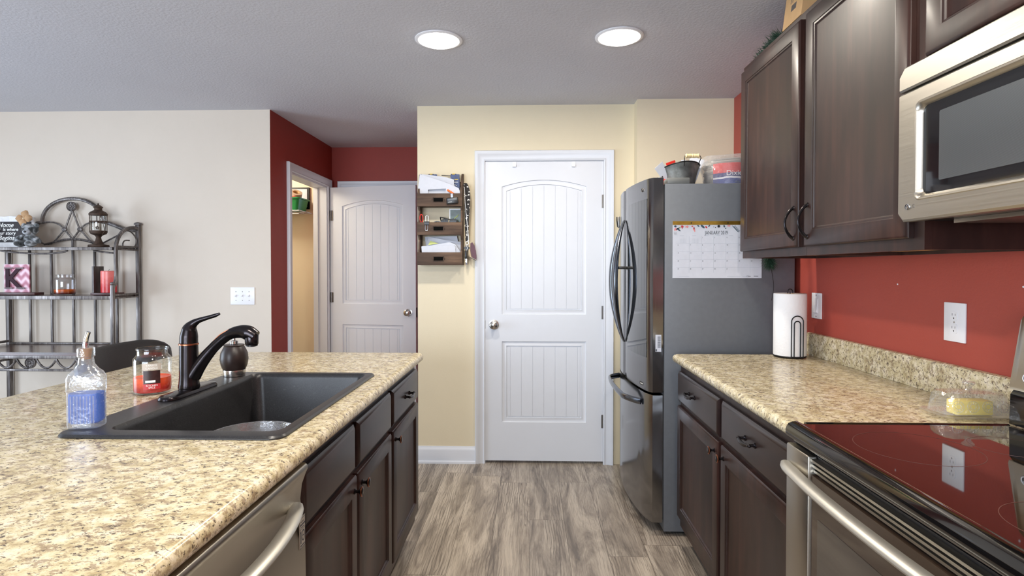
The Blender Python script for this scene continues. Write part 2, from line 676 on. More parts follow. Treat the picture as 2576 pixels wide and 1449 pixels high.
def text(s, size, m, mat, parent=None, name='lettering', shear=0.0, ext=0.0003, align='LEFT', space=1.0, bold=0.0, sx=1.0):
    cu = bpy.data.curves.new(name, 'FONT')
    cu.body = s
    cu.size = size
    cu.shear = shear
    cu.extrude = ext
    cu.offset = bold
    cu.align_x = align
    cu.space_character = space
    cu.resolution_u = 3
    tmp = bpy.data.objects.new(name, cu)
    COL.objects.link(tmp)
    dg = bpy.context.evaluated_depsgraph_get()
    me = bpy.data.meshes.new_from_object(tmp.evaluated_get(dg))
    bpy.data.objects.remove(tmp)
    bpy.data.curves.remove(cu)
    mb = MB()
    mb.bm.from_mesh(me)
    bpy.data.meshes.remove(me)
    mm = m @ Matrix.Diagonal((sx, 1, 1, 1))
    for v in mb.bm.verts:
        v.co = mm @ v.co
    return mb.build(name, mat, parent)


def merge(mb, s, size, m, ext=0.0002, align='LEFT', sx=1.0):
    """add lettering to a mesh being collected"""
    cu = bpy.data.curves.new('t', 'FONT')
    cu.body = s
    cu.size = size
    cu.extrude = ext
    cu.align_x = align
    cu.resolution_u = 2
    tmp = bpy.data.objects.new('t', cu)
    COL.objects.link(tmp)
    dg = bpy.context.evaluated_depsgraph_get()
    me = bpy.data.meshes.new_from_object(tmp.evaluated_get(dg))
    bpy.data.objects.remove(tmp)
    bpy.data.curves.remove(cu)
    me.transform(m @ Matrix.Diagonal((sx, 1, 1, 1)))
    mb.bm.from_mesh(me)
    bpy.data.meshes.remove(me)


def rrect(x0, x1, y0, y1, r, n=6):
    pts = []
    for cx, cy, a0 in ((x1 - r, y1 - r, 0), (x0 + r, y1 - r, 90), (x0 + r, y0 + r, 180), (x1 - r, y0 + r, 270)):
        for i in range(n + 1):
            a = radians(a0 + 90 * i / n)
            pts.append((cx + r * cos(a), cy + r * sin(a)))
    return pts


def bez(p0, p1, p2, p3, n=12):
    out = []
    for i in range(n + 1):
        t = i / n
        out.append(tuple((1 - t) ** 3 * a + 3 * (1 - t) ** 2 * t * b + 3 * (1 - t) * t * t * c + t ** 3 * d for a, b, c, d in zip(p0, p1, p2, p3)))
    return out


def spline(pts, n=6):
    """Catmull-Rom through the points"""
    P = [Vector(p) for p in pts]
    P = [P[0] * 2 - P[1]] + P + [P[-1] * 2 - P[-2]]
    out = []
    for i in range(1, len(P) - 2):
        for k in range(n):
            t = k / n
            a, b, c, d = P[i - 1], P[i], P[i + 1], P[i + 2]
            out.append(0.5 * ((2 * b) + (c - a) * t + (2 * a - 5 * b + 4 * c - d) * t * t + (3 * b - a - 3 * c + d) * t ** 3))
    out.append(P[-2])
    return [tuple(p) for p in out]


# ================================================================== STRUCTURE
CZ = 2.40
DW = 3.81      # pantry door wall
LW = 3.86      # dining wall
HX = -1.78     # red hall wall
HB = 5.08      # hall end wall
RX = 1.305     # range wall

struct(MB().box(-5.1, 1.45, -2.7, 5.6, -0.12, 0.0).build('floor', 'floor', origin=(0, 0, 0)), 'grey brown oak plank floor', 'floor')
struct(MB().box(-5.1, 1.45, -2.7, 5.6, CZ, CZ + 0.12).build('ceiling', 'ceil', origin=(0, 0, CZ)), 'grey white textured ceiling', 'ceiling')
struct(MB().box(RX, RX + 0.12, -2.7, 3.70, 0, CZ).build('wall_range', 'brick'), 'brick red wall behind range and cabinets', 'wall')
struct(MB().box(0.69, RX + 0.12, 3.70, 3.93, 0, CZ).build('wall_alcove', 'cream'), 'cream wall behind the refrigerator', 'wall')
# pantry door wall with its opening
PX0, PX1, PZ = -0.312, 0.502, 2.035
mb = MB()
mb.box(-0.755, PX0, DW, DW + 0.12, 0, CZ).box(PX1, 0.69, DW, DW + 0.12, 0, CZ).box(PX0, PX1, DW, DW + 0.12, PZ, CZ)
struct(mb.build('wall_pantry', 'cream'), 'cream wall around the white pantry door', 'wall')
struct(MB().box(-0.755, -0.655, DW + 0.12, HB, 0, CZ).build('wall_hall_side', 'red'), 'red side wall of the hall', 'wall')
struct(MB().box(PX0 - 0.1, PX1 + 0.1, DW + 0.5, DW + 0.56, 0, CZ).build('wall_pantry_back', 'cream'), 'back wall inside the pantry', 'wall')
# dining wall
struct(MB().box(-5.1, HX - 0.0004, LW, LW + 0.12, 0, CZ).build('wall_dining', 'pale'), 'pale cream wall behind the metal rack', 'wall')
# hall wall with doorway
DY0, DY1, DZ = 4.185, 4.955, 2.03
mb = MB()
mb.box(HX - 0.118, HX, LW + 0.0005, DY0, 0, CZ).box(HX - 0.118, HX, DY1, HB, 0, CZ).box(HX - 0.118, HX, DY0, DY1, DZ, CZ)
struct(mb.build('wall_hall', 'red'), 'red hall wall around the open doorway', 'wall')
# hall end wall with a closed door
BX0, BX1 = -1.66, -0.90
mb = MB()
mb.box(HX, BX0, HB, HB + 0.12, 0, CZ).box(BX1, -0.655, HB, HB + 0.12, 0, CZ).box(BX0, BX1, HB, HB + 0.12, DZ, CZ)
struct(mb.build('wall_hall_back', 'red'), 'red wall at the end of the hall', 'wall')
# store room seen through the doorway
struct(MB().box(-3.3, HX - 0.119, 5.22, 5.34, 0, CZ).build('wall_closet_back', 'cream'), 'cream wall inside the lit closet', 'wall')
struct(MB().box(-3.4, -3.3, LW + 0.121, 5.34, 0, CZ).build('wall_closet_side', 'cream'), 'cream side wall of the closet', 'wall')
# living side
PY0, PY1 = 0.5, 2.5
mb = MB()
mb.box(-5.1, -5.0, -2.7, PY0, 0, CZ).box(-5.1, -5.0, PY1, LW, 0, CZ).box(-5.1, -5.0, PY0, PY1, 2.12, CZ)
struct(mb.build('wall_patio', 'cream'), 'cream wall around the patio door', 'wall')
WX0, WX1, WZ0, WZ1 = -3.5, -0.5, 0.62, 2.16
mb = MB()
mb.box(-5.1, WX0, -2.7, -2.6, 0, CZ).box(WX1, 1.45, -2.7, -2.6, 0, CZ).box(WX0, WX1, -2.7, -2.6, 0, WZ0).box(WX0, WX1, -2.7, -2.6, WZ1, CZ)
struct(mb.build('wall_rear', 'cream'), 'cream wall with the wide window, behind the viewer', 'wall')


def window(name, m, w, h, nx, ny, label):
    o = thing(name, m.translation, label, 'window')
    o['kind'] = 'structure'
    f = MB(m)
    t = 0.05
    f.box(0, w, 0, t, -0.05, 0.03).box(0, w, h - t, h, -0.05, 0.03).box(0, t, t, h - t, -0.05, 0.03).box(w - t, w, t, h - t, -0.05, 0.03)
    for i in range(1, nx):
        f.box(w * i / nx - 0.025, w * i / nx + 0.025, t, h - t, -0.04, 0.02)
    f.build('window_frame', 'white', o)
    MB(m).box(t, w - t, t, h - t, -0.012, -0.006).build('pane', 'pane', o)


window('window_1', FM((-5.05, PY0, 0.0), (1, 0, 0)), PY1 - PY0, 2.12, 2, 1, 'white framed patio door of the dining room')
window('window_2', FM((WX1, -2.65, WZ0), (0, 1, 0)), WX1 - WX0, WZ1 - WZ0, 3, 1, 'wide white window behind the viewer')


# baseboards
def baseboard(name, m, w, label):
    mb = MB(m)
    prof = [(0.0, 0.0), (0.014, 0.0), (0.014, 0.085), (0.010, 0.098), (0.006, 0.102), (0.004, 0.112), (0.0, 0.112)]
    mb.loops([[(u, p[1], p[0]) for p in prof] for u in (0, w)])
    mb.loops([[(u, p[1], p[0]) for p in [(0.0145, 0), (0.028, 0), (0.026, 0.012), (0.0145, 0.018)]] for u in (0, w)])
    struct(mb.build(name, 'white'), label, 'baseboard')


baseboard('baseboard_pantry', FM((-0.755, DW, 0), (0, -1, 0)), 0.392, 'white baseboard left of the pantry door')
baseboard('baseboard_dining', FM((-5.0, LW, 0), (0, -1, 0)), 3.2, 'white baseboard under the metal rack')


def casing(name, m, w, h, cw, label, legs=(True, True)):
    """moulded trim round an opening w x h (local x, y); profile steps outward"""
    prof = [(0.0, 0.0), (0.0, 0.012), (0.008, 0.016), (0.014, 0.012), (0.040, 0.016), (0.048, 0.022), (cw - 0.004, 0.024), (cw, 0.018), (cw, 0.0)]
    mb = MB(m)
    path = []
    if legs[0]:
        path.append(lambda d: (-d, 0.0))
    path += [lambda d: (-d, h + d), lambda d: (w + d, h + d)]
    if legs[1]:
        path.append(lambda d: (w + d, 0.0))
    mb.loops([[f(d) + (t,) for d, t in prof] for f in path])
    return struct(mb.build(name, 'white'), label, 'trim')


casing('trim_1', FM((PX0 + 0.012, DW, 0), (0, -1, 0)), PX1 - PX0 - 0.024, PZ - 0.006, 0.068, 'white moulded casing round the pantry door')
casing('trim_2', FM((HX, DY0 + 0.002, 0), (1, 0, 0)), DY1 - DY0 - 0.004, DZ, 0.066, 'white casing round the open hall doorway')
casing('trim_3', FM((BX0, HB, 0), (0, -1, 0)), BX1 - BX0, DZ, 0.066, 'white casing on the hall end wall behind the open door')


def jamb(name, x0, x1, y0, y1, z, t, axis, label):
    mb = MB()
    if axis == 'y':     # opening runs along y, wall thickness along x
        mb.box(x0, x1, y0, y0 + t, 0, z).box(x0, x1, y1 - t, y1, 0, z).box(x0, x1, y0 + t, y1 - t, z - t, z)
        s = x0 + 0.04
        mb.box(x0, s, y0 + t, y0 + t + 0.01, 0, z - t).box(x0, s, y1 - t - 0.01, y1 - t, 0, z - t)
    else:
        mb.box(x0, x0 + t, y0, y1, 0, z).box(x1 - t, x1, y0, y1, 0, z).box(x0 + t, x1 - t, y0, y1, z - t, z)
    return struct(mb.build(name, 'white'), label, 'trim')


jamb('trim_4', PX0, PX1, DW + 0.001, DW + 0.119, PZ, 0.009, 'x', 'white jamb of the pantry door')
jamb('trim_5', HX - 0.117, HX - 0.001, DY0, DY1, DZ, 0.012, 'y', 'white jamb of the open hall doorway')


# ------------------------------------------------------------------ panel doors
def arch_loop(x0, x1, y0, y1, rise, n=16):
    pts = [(x0, y0), (x1, y0)]
    for i in range(n + 1):
        t = i / n
        x = x1 + (x0 - x1) * t
        pts.append((x, y1 - rise + rise * (1 - (2 * t - 1) ** 2)))
    return pts


def panel_door(name, m, w, h, label, hinges, knob_u, two_faces=False):
    o = thing(name, m.translation, label, 'door')
    o['kind'] = 'structure'
    th = 0.035
    mb = MB(m)
    outer = [(0, 0), (w, 0), (w, h), (0, h)]
    mx = 0.113 * w / 0.79
    panels = [(mx, w - mx, 0.985, 1.885, 0.045), (mx, w - mx, 0.26, 0.805, 0.0)]
    steps = [(0.0, 0.0), (0.003, -0.007), (0.010, -0.009), (0.030, -0.003), (0.032, -0.010), (0.036, -0.010)]
    holes = [arch_loop(p[0], p[1], p[2], p[3], p[4]) for p in panels]
    rings = mb.holed(outer, holes, 0.0)
    for p, ring in zip(panels, rings[1:]):
        prev = ring
        for ins, hh in steps[1:]:
            lp = arch_loop(p[0] + ins, p[1] - ins, p[2] + ins, p[3] - ins, p[4] * 0.95)
            cur = [mb.v((q[0], q[1], hh)) for q in lp]
            mb.bridge(prev, cur)
            prev = cur
        mb.face(prev)
    # edges and back
    b = [mb.v((q[0], q[1], -th)) for q in outer]
    mb.bridge(b, rings[0])
    mb.face(b[::-1])
    mb.build('slab', 'white', o)
    # bead boards in each panel
    fm = MB(m)
    for p in panels:
        ins = 0.038
        x0, x1, y0, y1, rise = p[0] + ins, p[1] - ins, p[2] + ins, p[3] - ins, p[4] * 0.95
        inner = x1 - x0
        cuts = [0, 0.018 / inner] + [0.018 / inner + (1 - 0.036 / inner) * i / 6 for i in range(1, 6)] + [1 - 0.018 / inner, 1]
        top = lambda x: y1 - rise + rise * (1 - ((2 * (x - x0) / inner) - 1) ** 2)
        for a, c in zip(cuts, cuts[1:]):
            xa, xb = x0 + a * inner + 0.0016, x0 + c * inner - 0.0016
            poly = [(xa, y0), (xb, y0)] + [(xb + (xa - xb) * i / 4, top(xb + (xa - xb) * i / 4)) for i in range(5)]
            fm.prism(poly, -0.0099, -0.0065)
    fm.build('beadboard', 'white', o)
    kn = MB(m)
    for hh in hinges[1]:
        hb = MB(m)
        u = hinges[0]
        hb.lathe([(0.006, hh - 0.045), (0.006, hh + 0.045)], (u, 0, 0.005), 10, 'y')
        hb.box(u - 0.016, u + 0.016, hh - 0.044, hh + 0.044, -0.004, 0.003)
        hb.build('hinge', 'hinge', o)
    c = (knob_u, 0.917, 0)
    kn.lathe([(0.0, 0.0005), (0.032, 0.0005), (0.033, 0.006), (0.014, 0.010), (0.011, 0.022), (0.022, 0.030), (0.0275, 0.042), (0.026, 0.054), (0.016, 0.061), (0.0, 0.062)], c, 28, cap0=False, cap1=False)
    kn.build('knob', 'nickel', o)
    return o


pd = panel_door('door_1', FM((-0.301, DW - 0.002, 0.018), (0, -1, 0)), 0.79, 2.006, 'white two-panel arched pantry door with nickel knob, closed', (0.795, (0.27, 1.0, 1.74)), 0.06)
# latch plate seen on the jamb side
MB(FM((-0.301, DW - 0.002, 0.018), (0, -1, 0))).box(-0.004, 0.003, 0.89, 0.945, -0.006, 0.001).build('strike_plate', 'hinge', pd)

hv = Vector((-0.972, 4.820, 0)) - Vector((-1.760, 4.972, 0))
dl = hv.length
U = hv.normalized()
Nn = Z.cross(U) * -1
mo = Matrix((U, Z, U.cross(Z))).transposed().to_4x4()
mo.translation = Vector((-1.760, 4.972, 0.018))
od = panel_door('door_2', mo, dl, 2.006, 'white arched panel door standing open across the hall', (0.012, (0.30, 1.04, 1.76)), dl - 0.065)
MB(mo).box(dl - 0.0005, dl + 0.0015, 0.875, 0.96, -0.03, -0.006).build('latch_plate', 'bronze', od)
d3 = thing('door_3', (BX0, HB + 0.03, 0), 'white door in the hall end wall, behind the open door', 'door')
d3['kind'] = 'structure'
MB().box(BX0 + 0.004, BX1 - 0.004, HB + 0.03, HB + 0.065, 0.015, DZ - 0.004).build('slab', 'white', d3)

# ================================================================== CEILING FIXTURES
LAMPS = []


def recessed_light(name, x, y, label, watts):
    o = thing(name, (x, y, CZ), label, 'ceiling light', 'recessed ceiling lights')
    MB().lathe([(0.094, CZ - 0.0005), (0.113, CZ - 0.0005), (0.113, CZ - 0.003), (0.108, CZ - 0.006), (0.098, CZ - 0.007), (0.0945, CZ - 0.004)], (x, y, 0), 48, cap0=False, cap1=False).build('trim_ring', 'plate', o)
    MB().lathe([(0.094, CZ - 0.001), (0.090, CZ - 0.010), (0.07, CZ - 0.019), (0.04, CZ - 0.0225), (0.0, CZ - 0.0235)], (x, y, 0), 48, cap0=False, cap1=False).build('lens', 'lens', o)
    l = bpy.data.lights.new('lamp', 'AREA')
    l.shape = 'DISK'
    l.size = 0.15
    l.energy = watts
    l.color = (1.0, 0.91, 0.78)
    lo = bpy.data.objects.new('lamp', l)
    lo.location = (0, 0, -0.028)
    lo.parent = o
    COL.objects.link(lo)
    return o


recessed_light('recessed_light', -0.434, 2.715, 'round recessed ceiling light left of centre, above the aisle', 11)
recessed_light('recessed_light', 0.419, 2.705, 'round recessed ceiling light nearer the refrigerator', 11)
recessed_light('recessed_light', -0.434, 0.75, 'unseen recessed ceiling light added as fill over the viewer, island side', 15)  # this pair is out of view, added for fill light
recessed_light('recessed_light', 0.419, 0.75, 'unseen recessed ceiling light added as fill over the viewer, range side', 15)
# closet lamp
cl = thing('closet_light', (-2.5, 4.6, CZ), 'dome ceiling lamp inside the closet', 'ceiling light')
MB().lathe([(0.12, CZ - 0.001), (0.12, CZ - 0.02), (0.09, CZ - 0.06), (0.0, CZ - 0.085)], (-2.5, 4.6, 0), 32, cap0=False, cap1=False).build('shade', 'lens', cl)
l = bpy.data.lights.new('closet lamp', 'POINT')
l.energy = 22
l.color = (1.0, 0.87, 0.66)
l.shadow_soft_size = 0.1
lo = bpy.data.objects.new('lamp', l)
lo.location = (0, 0, -0.2)
lo.parent = cl
COL.objects.link(lo)

# ceiling vent
vx, vy = -1.99, 2.0
cv = thing('ceiling_vent', (vx, vy, CZ), 'white ceiling air vent at the corner of the view', 'vent')
mb = MB()
mb.box(vx - 0.30, vx + 0.10, vy - 0.25, vy - 0.20, CZ - 0.012, CZ - 0.001).box(vx - 0.30, vx + 0.10, vy + 0.05, vy + 0.1, CZ - 0.012, CZ - 0.001)
mb.box(vx - 0.30, vx - 0.25, vy - 0.20, vy + 0.05, CZ - 0.012, CZ - 0.001).box(vx + 0.05, vx + 0.10, vy - 0.20, vy + 0.05, CZ - 0.012, CZ - 0.001)
mb.build('frame', 'plate', cv)
mb = MB()
for i in range(6):
    y = vy - 0.18 + i * 0.042
    mb.box(vx - 0.25, vx + 0.05, y, y + 0.024, CZ - 0.010, CZ - 0.006)
mb.build('louvers', 'plate', cv)
MB().box(vx - 0.25, vx + 0.05, vy - 0.20, vy + 0.05, CZ - 0.003, CZ - 0.001).build('duct', 'slot', cv)


# ================================================================== CABINET PARTS
def cab_door(m, u0, u1, v0, v1, parent, mat='cab'):
    mb = MB(m)
    def r(i, h):
        return (u0 + i, u1 - i, v0 + i, v1 - i, h)
    mb.nested([r(0, 0.0005), r(0, 0.013), r(0.004, 0.0175), r(0.008, 0.019), r(0.054, 0.019), r(0.056, 0.0165), r(0.061, 0.0155), r(0.063, 0.012), r(0.067, 0.010)], cap0=True)
    return mb.build('door', mat, parent)


def cab_drawer(m, u0, u1, v0, v1, parent, name='drawer'):
    mb = MB(m)
    def r(i, h):
        return (u0 + i, u1 - i, v0 + i, v1 - i, h)
    mb.nested([r(0, 0.0005), r(0, 0.010), r(0.004, 0.013), r(0.012, 0.0185), r(0.015, 0.019)], cap0=True)
    return mb.build(name, 'cabh', parent)


def knob(m, u, v, parent):
    mb = MB(m)
    mb.lathe([(0.0, 0.0192), (0.0085, 0.0192), (0.0085, 0.0215), (0.0048, 0.025), (0.0045, 0.031), (0.007, 0.035), (0.0135, 0.039), (0.0145, 0.042), (0.011, 0.0445), (0.006, 0.0455), (0.0, 0.0455)], (u, v, 0), 24, cap0=False, cap1=False)
    k = mb.build('knob', 'bronze', parent)
    MB(m).lathe([(0.0130, 0.0388), (0.0151, 0.0412), (0.0151, 0.0428), (0.0125, 0.0438)], (u, v, 0), 24, cap0=False, cap1=False).build('worn_rim', 'copper', k)
    return k


def bail_pull(m, u, v, parent):
    """small drawer pull: two rosettes with a waisted bar"""
    mb = MB(m)
    for s in (-1, 1):
        mb.lathe([(0.0, 0.0192), (0.009, 0.0192), (0.0085, 0.023), (0.005, 0.026), (0.0045, 0.036)], (u + s * 0.040, v, 0), 16, cap0=False)
        mb.ball((u + s * 0.044, v, 0.040), 0.0062, 1.5, 1, 1, 2)
    pts = [(u - 0.044 + 0.088 * i / 10, v - 0.006 * sin(pi * i / 10), 0.040 + 0.004 * sin(pi * i / 10)) for i in range(11)]
    mb.tube(pts, [0.0042 + 0.0025 * sin(pi * i / 10) for i in range(11)], 10)
    return mb.build('drawer_pull', 'bronze', parent)


def arch_pull(m, u, v0, v1, parent):
    mb = MB(m)
    for v in (v0, v1):
        mb.lathe([(0.0, 0.0192), (0.009, 0.0192), (0.008, 0.022), (0.0, 0.024)], (u, v, 0), 14, cap0=False, cap1=False)
    n = 16
    pts = [(u, v0 + (v1 - v0) * i / n, 0.020 + 0.030 * sin(pi * i / n) ** 0.7) for i in range(n + 1)]
    mb.tube(pts, [0.0040 + 0.0022 * abs(2 * i / n - 1) ** 2 for i in range(n + 1)], 10, flat=1.3)
    return mb.build('handle', 'bronze', parent)


def base_cabinet(name, m, w, depth, label, group, end=None):
    o = thing(name, m.translation, label, 'cabinet', group)
    mb = MB(m)
    t = 0.018
    mb.box(0, w, 0.10, 0.8745, -0.02, 0)                                   # face frame
    mb.box(0, t, 0.10, 0.8745, -depth, -0.0205).box(w - t, w, 0.10, 0.8745, -depth, -0.0205)
    mb.box(0, t, 0.0, 0.10, -depth, -0.077).box(w - t, w, 0.0, 0.10, -depth, -0.077)
    mb.box(t, w - t, 0.10, 0.118, -depth, -0.0205).box(t, w - t, 0.118, 0.8745, -depth, -depth + 0.008)
    mb.box(t, w - t, 0.0, 0.10, -0.095, -0.077)
    mb.build('body', 'cab', o)
    return o


GR_I = 'island base cabinets'
GR_R = 'base cabinets beside the range'
# island: local u = +Y
mi = FM((-0.552, 1.306, 0), (1, 0, 0))
wA = 0.880
sb = base_cabinet('sink_cabinet', mi, wA, 0.60, 'wide dark cabinet under the black sink, beside the dishwasher', GR_I)
cab_drawer(mi, 0.014, 0.418, 0.690, 0.832, sb, 'drawer_front')
cab_drawer(mi, 0.446, wA - 0.012, 0.690, 0.832, sb, 'drawer_front')
d = cab_door(mi, 0.014, 0.428, 0.150, 0.672, sb)
knob(mi, 0.398, 0.632, d)
d = cab_door(mi, 0.440, wA - 0.012, 0.150, 0.672, sb)
knob(mi, 0.474, 0.632, d)
mj = FM((-0.552, 1.306 + wA + 0.001, 0), (1, 0, 0))
wB = 0.512
sb = base_cabinet('base_cabinet', mj, wB, 0.60, 'narrow dark cabinet at the far end of the island', GR_I)
d = cab_drawer(mj, 0.014, wB - 0.004, 0.690, 0.832, sb)
bail_pull(mj, wB * 0.5 + 0.005, 0.762, d)
d = cab_door(mj, 0.014, wB - 0.004, 0.150, 0.672, sb)
knob(mj, 0.048, 0.632, d)
# right run: facing -X, local u = -Y
mr = FM((0.709, 2.685, 0), (-1, 0, 0))
wC = 0.593
sb = base_cabinet('base_cabinet', mr, wC, 0.58, 'dark base cabinet next to the refrigerator', GR_R)
d = cab_drawer(mr, 0.006, wC - 0.014, 0.690, 0.832, sb)
bail_pull(mr, wC * 0.42, 0.768, d)
d = cab_door(mr, 0.006, wC - 0.014, 0.150, 0.672, sb)
knob(mr, wC - 0.045, 0.632, d)
ms = FM((0.709, 2.685 - wC - 0.001, 0), (-1, 0, 0))
wD = 0.628
sb = base_cabinet('base_cabinet', ms, wD, 0.58, 'dark base cabinet next to the range', GR_R)
d = cab_drawer(ms, 0.016, wD - 0.004, 0.690, 0.832, sb)
bail_pull(ms, wD * 0.47, 0.768, d)
d = cab_door(ms, 0.016, wD - 0.004, 0.150, 0.672, sb)
knob(ms, 0.050, 0.632, d)
# island back panel under the overhang
tag(MB().box(-1.20, -1.17, 0.25, 2.70, 0, 0.8745).build('knee_wall', 'cab'), 'dark panelled back of the island under the bar overhang', 'island back')
tag(MB().box(-1.165, -0.575, 0.25, 0.690, 0, 0.8745).build('island_end_cabinet', 'cab'), 'dark island cabinet on the near side of the dishwasher', 'cabinet')


# ------------------------------------------------------------------ countertops
def bullnose(x0, x1, y0, y1, z0, z1, r=0.03, n=6, rr=0.019):
    ls = []
    for zc, sgn, rng in ((z0 + rr, -1, range(n + 1)), (z1 - rr, 1, range(n + 1))):
        seq = []
        for i in rng:
            a = pi / 2 * i / n
            if sgn < 0:
                seq.append((rr * (1 - sin(a)), zc - rr * cos(a)))
            else:
                seq.append((rr * (1 - cos(a)), zc + rr * sin(a)))
        for ins, z in seq:
            ls.append([(p[0], p[1], z) for p in rrect(x0 + ins, x1 - ins, y0 + ins, y1 - ins, max(0.004, r - ins * 0.5), 6)])
    return ls


SX0, SX1, SY0, SY1 = -1.118, -0.572, 1.285, 2.100          # sink rim
mb = MB()
ls = bullnose(-1.63, -0.50, 0.20, 2.678, 0.875, 0.914, 0.03)
rings = mb.loops(ls, False, False)
hole = rrect(SX0 + 0.02, SX1 - 0.02, SY0 + 0.02, SY1 - 0.02, 0.03, 6)
hv_t = [mb.v((p[0], p[1], 0.914)) for p in hole]
hv_b = [mb.v((p[0], p[1], 0.875)) for p in hole]
for top, hv_ in ((rings[-1], hv_t), (rings[0], hv_b)):
    es = [mb.bm.edges.get((top[i], top[(i + 1) % len(top)])) for i in range(len(top))]
    es += [mb.bm.edges.new((hv_[i], hv_[(i + 1) % len(hv_)])) for i in range(len(hv_))]
    bmesh.ops.triangle_fill(mb.bm, use_beauty=True, edges=es)
mb.bridge(hv_b, hv_t)
ict = tag(mb.build('island_countertop', 'granite'), 'long speckled beige granite countertop of the island around the sink', 'countertop')

mb = MB()
mb.loops(bullnose(0.662, 1.303, 1.456, 2.676, 0.875, 0.914, 0.022), True, True)
rct = thing('countertop', (0.98, 2.06, 0.875), 'speckled granite countertop with backsplash beside the range', 'countertop')
mb.build('worktop', 'granite', rct)
mb = MB()
prof = [(1.303, 0.9145), (1.283, 0.9145), (1.283, 1.008), (1.286, 1.014), (1.291, 1.016), (1.303, 1.016)]
mb.loops([[(p[0], y, p[1]) for p in prof] for y in (1.457, 2.674)])
mb.build('backsplash', 'granite', rct)

# ================================================================== SINK AND ITS THINGS
sk = thing('sink', (-0.845, 1.69, 0.715), 'black composite drop-in kitchen sink set in the island', 'sink')
mb = MB()
IX0, IX1, IY0, IY1 = -1.018, -0.602, 1.335, 2.070
def L(x0, x1, y0, y1, r, z):
    return [(p[0], p[1], z) for p in rrect(x0, x1, y0, y1, r, 6)]
mb.loops([L(SX0, SX1, SY0, SY1, 0.035, 0.9146), L(SX0, SX1, SY0, SY1, 0.035, 0.918), L(SX0 + .004, SX1 - .004, SY0 + .004, SY1 - .004, 0.032, 0.9225),
          L(SX0 + .009, SX1 - .009, SY0 + .009, SY1 - .009, 0.03, 0.9235),
          L(IX0 - .004, IX1 + .004, IY0 - .004, IY1 + .004, 0.034, 0.9225), L(IX0, IX1, IY0, IY1, 0.032, 0.918), L(IX0 + .003, IX1 - .003, IY0 + .003, IY1 - .003, 0.032, 0.905),
          L(IX0 + .012, IX1 - .012, IY0 + .012, IY1 - .012, 0.035, 0.755), L(IX0 + .020, IX1 - .020, IY0 + .020, IY1 - .020, 0.035, 0.732),
          L(IX0 + .040, IX1 - .040, IY0 + .040, IY1 - .040, 0.03, 0.722), L(IX0 + .1, IX1 - .1, IY0 + .1, IY1 - .1, 0.03, 0.720)], False, True)
# underside shell
mb.loops([L(SX0, SX1, SY0, SY1, 0.035, 0.9146), L(IX0 - .01, IX1 + .01, IY0 - .01, IY1 + .01, 0.03, 0.9146), L(IX0 + .004, IX1 - .004, IY0 + .004, IY1 - .004, 0.03, 0.75), L(IX0 + .04, IX1 - .04, IY0 + .04, IY1 - .04, 0.03, 0.71)], False, True)
mb.build('basin', 'sink', sk, recalc=False)
MB().lathe([(0.0, 0.7205), (0.022, 0.7205), (0.040, 0.722), (0.056, 0.7235), (0.058, 0.7215)], (-0.81, 1.70, 0), 32, cap0=False, cap1=False).build('drain', 'nickel', sk)

bw = MB()
bw.lathe([(0.045, 0.7245), (0.05, 0.7245), (0.075, 0.77), (0.098, 0.83), (0.112, 0.868), (0.1125, 0.871), (0.109, 0.870), (0.095, 0.832), (0.072, 0.774), (0.046, 0.729), (0.0, 0.728)], (-0.745, 1.50, 0), 40, cap0=True, cap1=False)
tag(bw.build('glass_bowl', 'cutglass'), 'clear glass bowl standing in the black sink, only its rim showing', 'bowl')

# faucet
fx, fy = -1.066, 1.742
fa = thing('faucet', (fx, fy, 0.924), 'dark bronze single-lever kitchen faucet on the sink deck', 'faucet')
mb = MB()
def cap(y0, y1, w, z):
    pts = []
    for i in range(13):
        a = pi * i / 12
        pts.append((fx + w * cos(a), y1 - w + w * sin(a), z))
    for i in range(13):
        a = pi + pi * i / 12
        pts.append((fx + w * cos(a), y0 + w + w * sin(a), z))
    return pts
mb.loops([cap(fy - 0.128, fy + 0.128, 0.031, 0.9240), cap(fy - 0.128, fy + 0.128, 0.031, 0.927), cap(fy - 0.124, fy + 0.124, 0.027, 0.9335), cap(fy - 0.108, fy + 0.108, 0.020, 0.9365)], True, True)
mb.build('deck_plate', 'bronze', fa)
mb = MB()
mb.lathe([(0.030, 0.9367), (0.031, 0.942), (0.029, 0.952), (0.0275, 0.975), (0.027, 1.03), (0.0265, 1.072)], (fx, fy, 0), 32)
mb.build('body', 'bronze', fa)
MB().lathe([(0.0262, 1.0722), (0.0285, 1.0725), (0.0285, 1.0765), (0.0262, 1.078)], (fx, fy, 0), 32).build('collar', 'copper', fa)
mb = MB()      # spout rising from the body and bending over the basin
sp = spline([(fx + 0.012, fy, 0.975), (fx + 0.032, fy, 1.006), (fx + 0.062, fy, 1.045), (fx + 0.098, fy, 1.082), (fx + 0.132, fy, 1.106), (fx + 0.165, fy, 1.114), (fx + 0.190, fy, 1.110), (fx + 0.212, fy, 1.098)], 6)
n = len(sp)
rad = []
for i in range(n):
    t = i / (n - 1)
    rad.append(0.024 - 0.008 * min(1, t / 0.35) + (0.0075 * max(0, (t - 0.55) / 0.3) if t < 0.85 else 0.0075 - 0.004 * (t - 0.85) / 0.15))
mb.tube(sp, rad, 18)
mb.build('spout', 'bronze', fa)
MB().lathe([(0.018, 1.073), (0.0195, 1.076), (0.0205, 1.104), (0.014, 1.114)], (fx + 0.200, fy, 0), 24).build('spray_head', 'bronze', fa)
MB().lathe([(0.012, 1.068), (0.0175, 1.070), (0.0175, 1.0735)], (fx + 0.200, fy, 0), 24).build('aerator', 'black', fa)
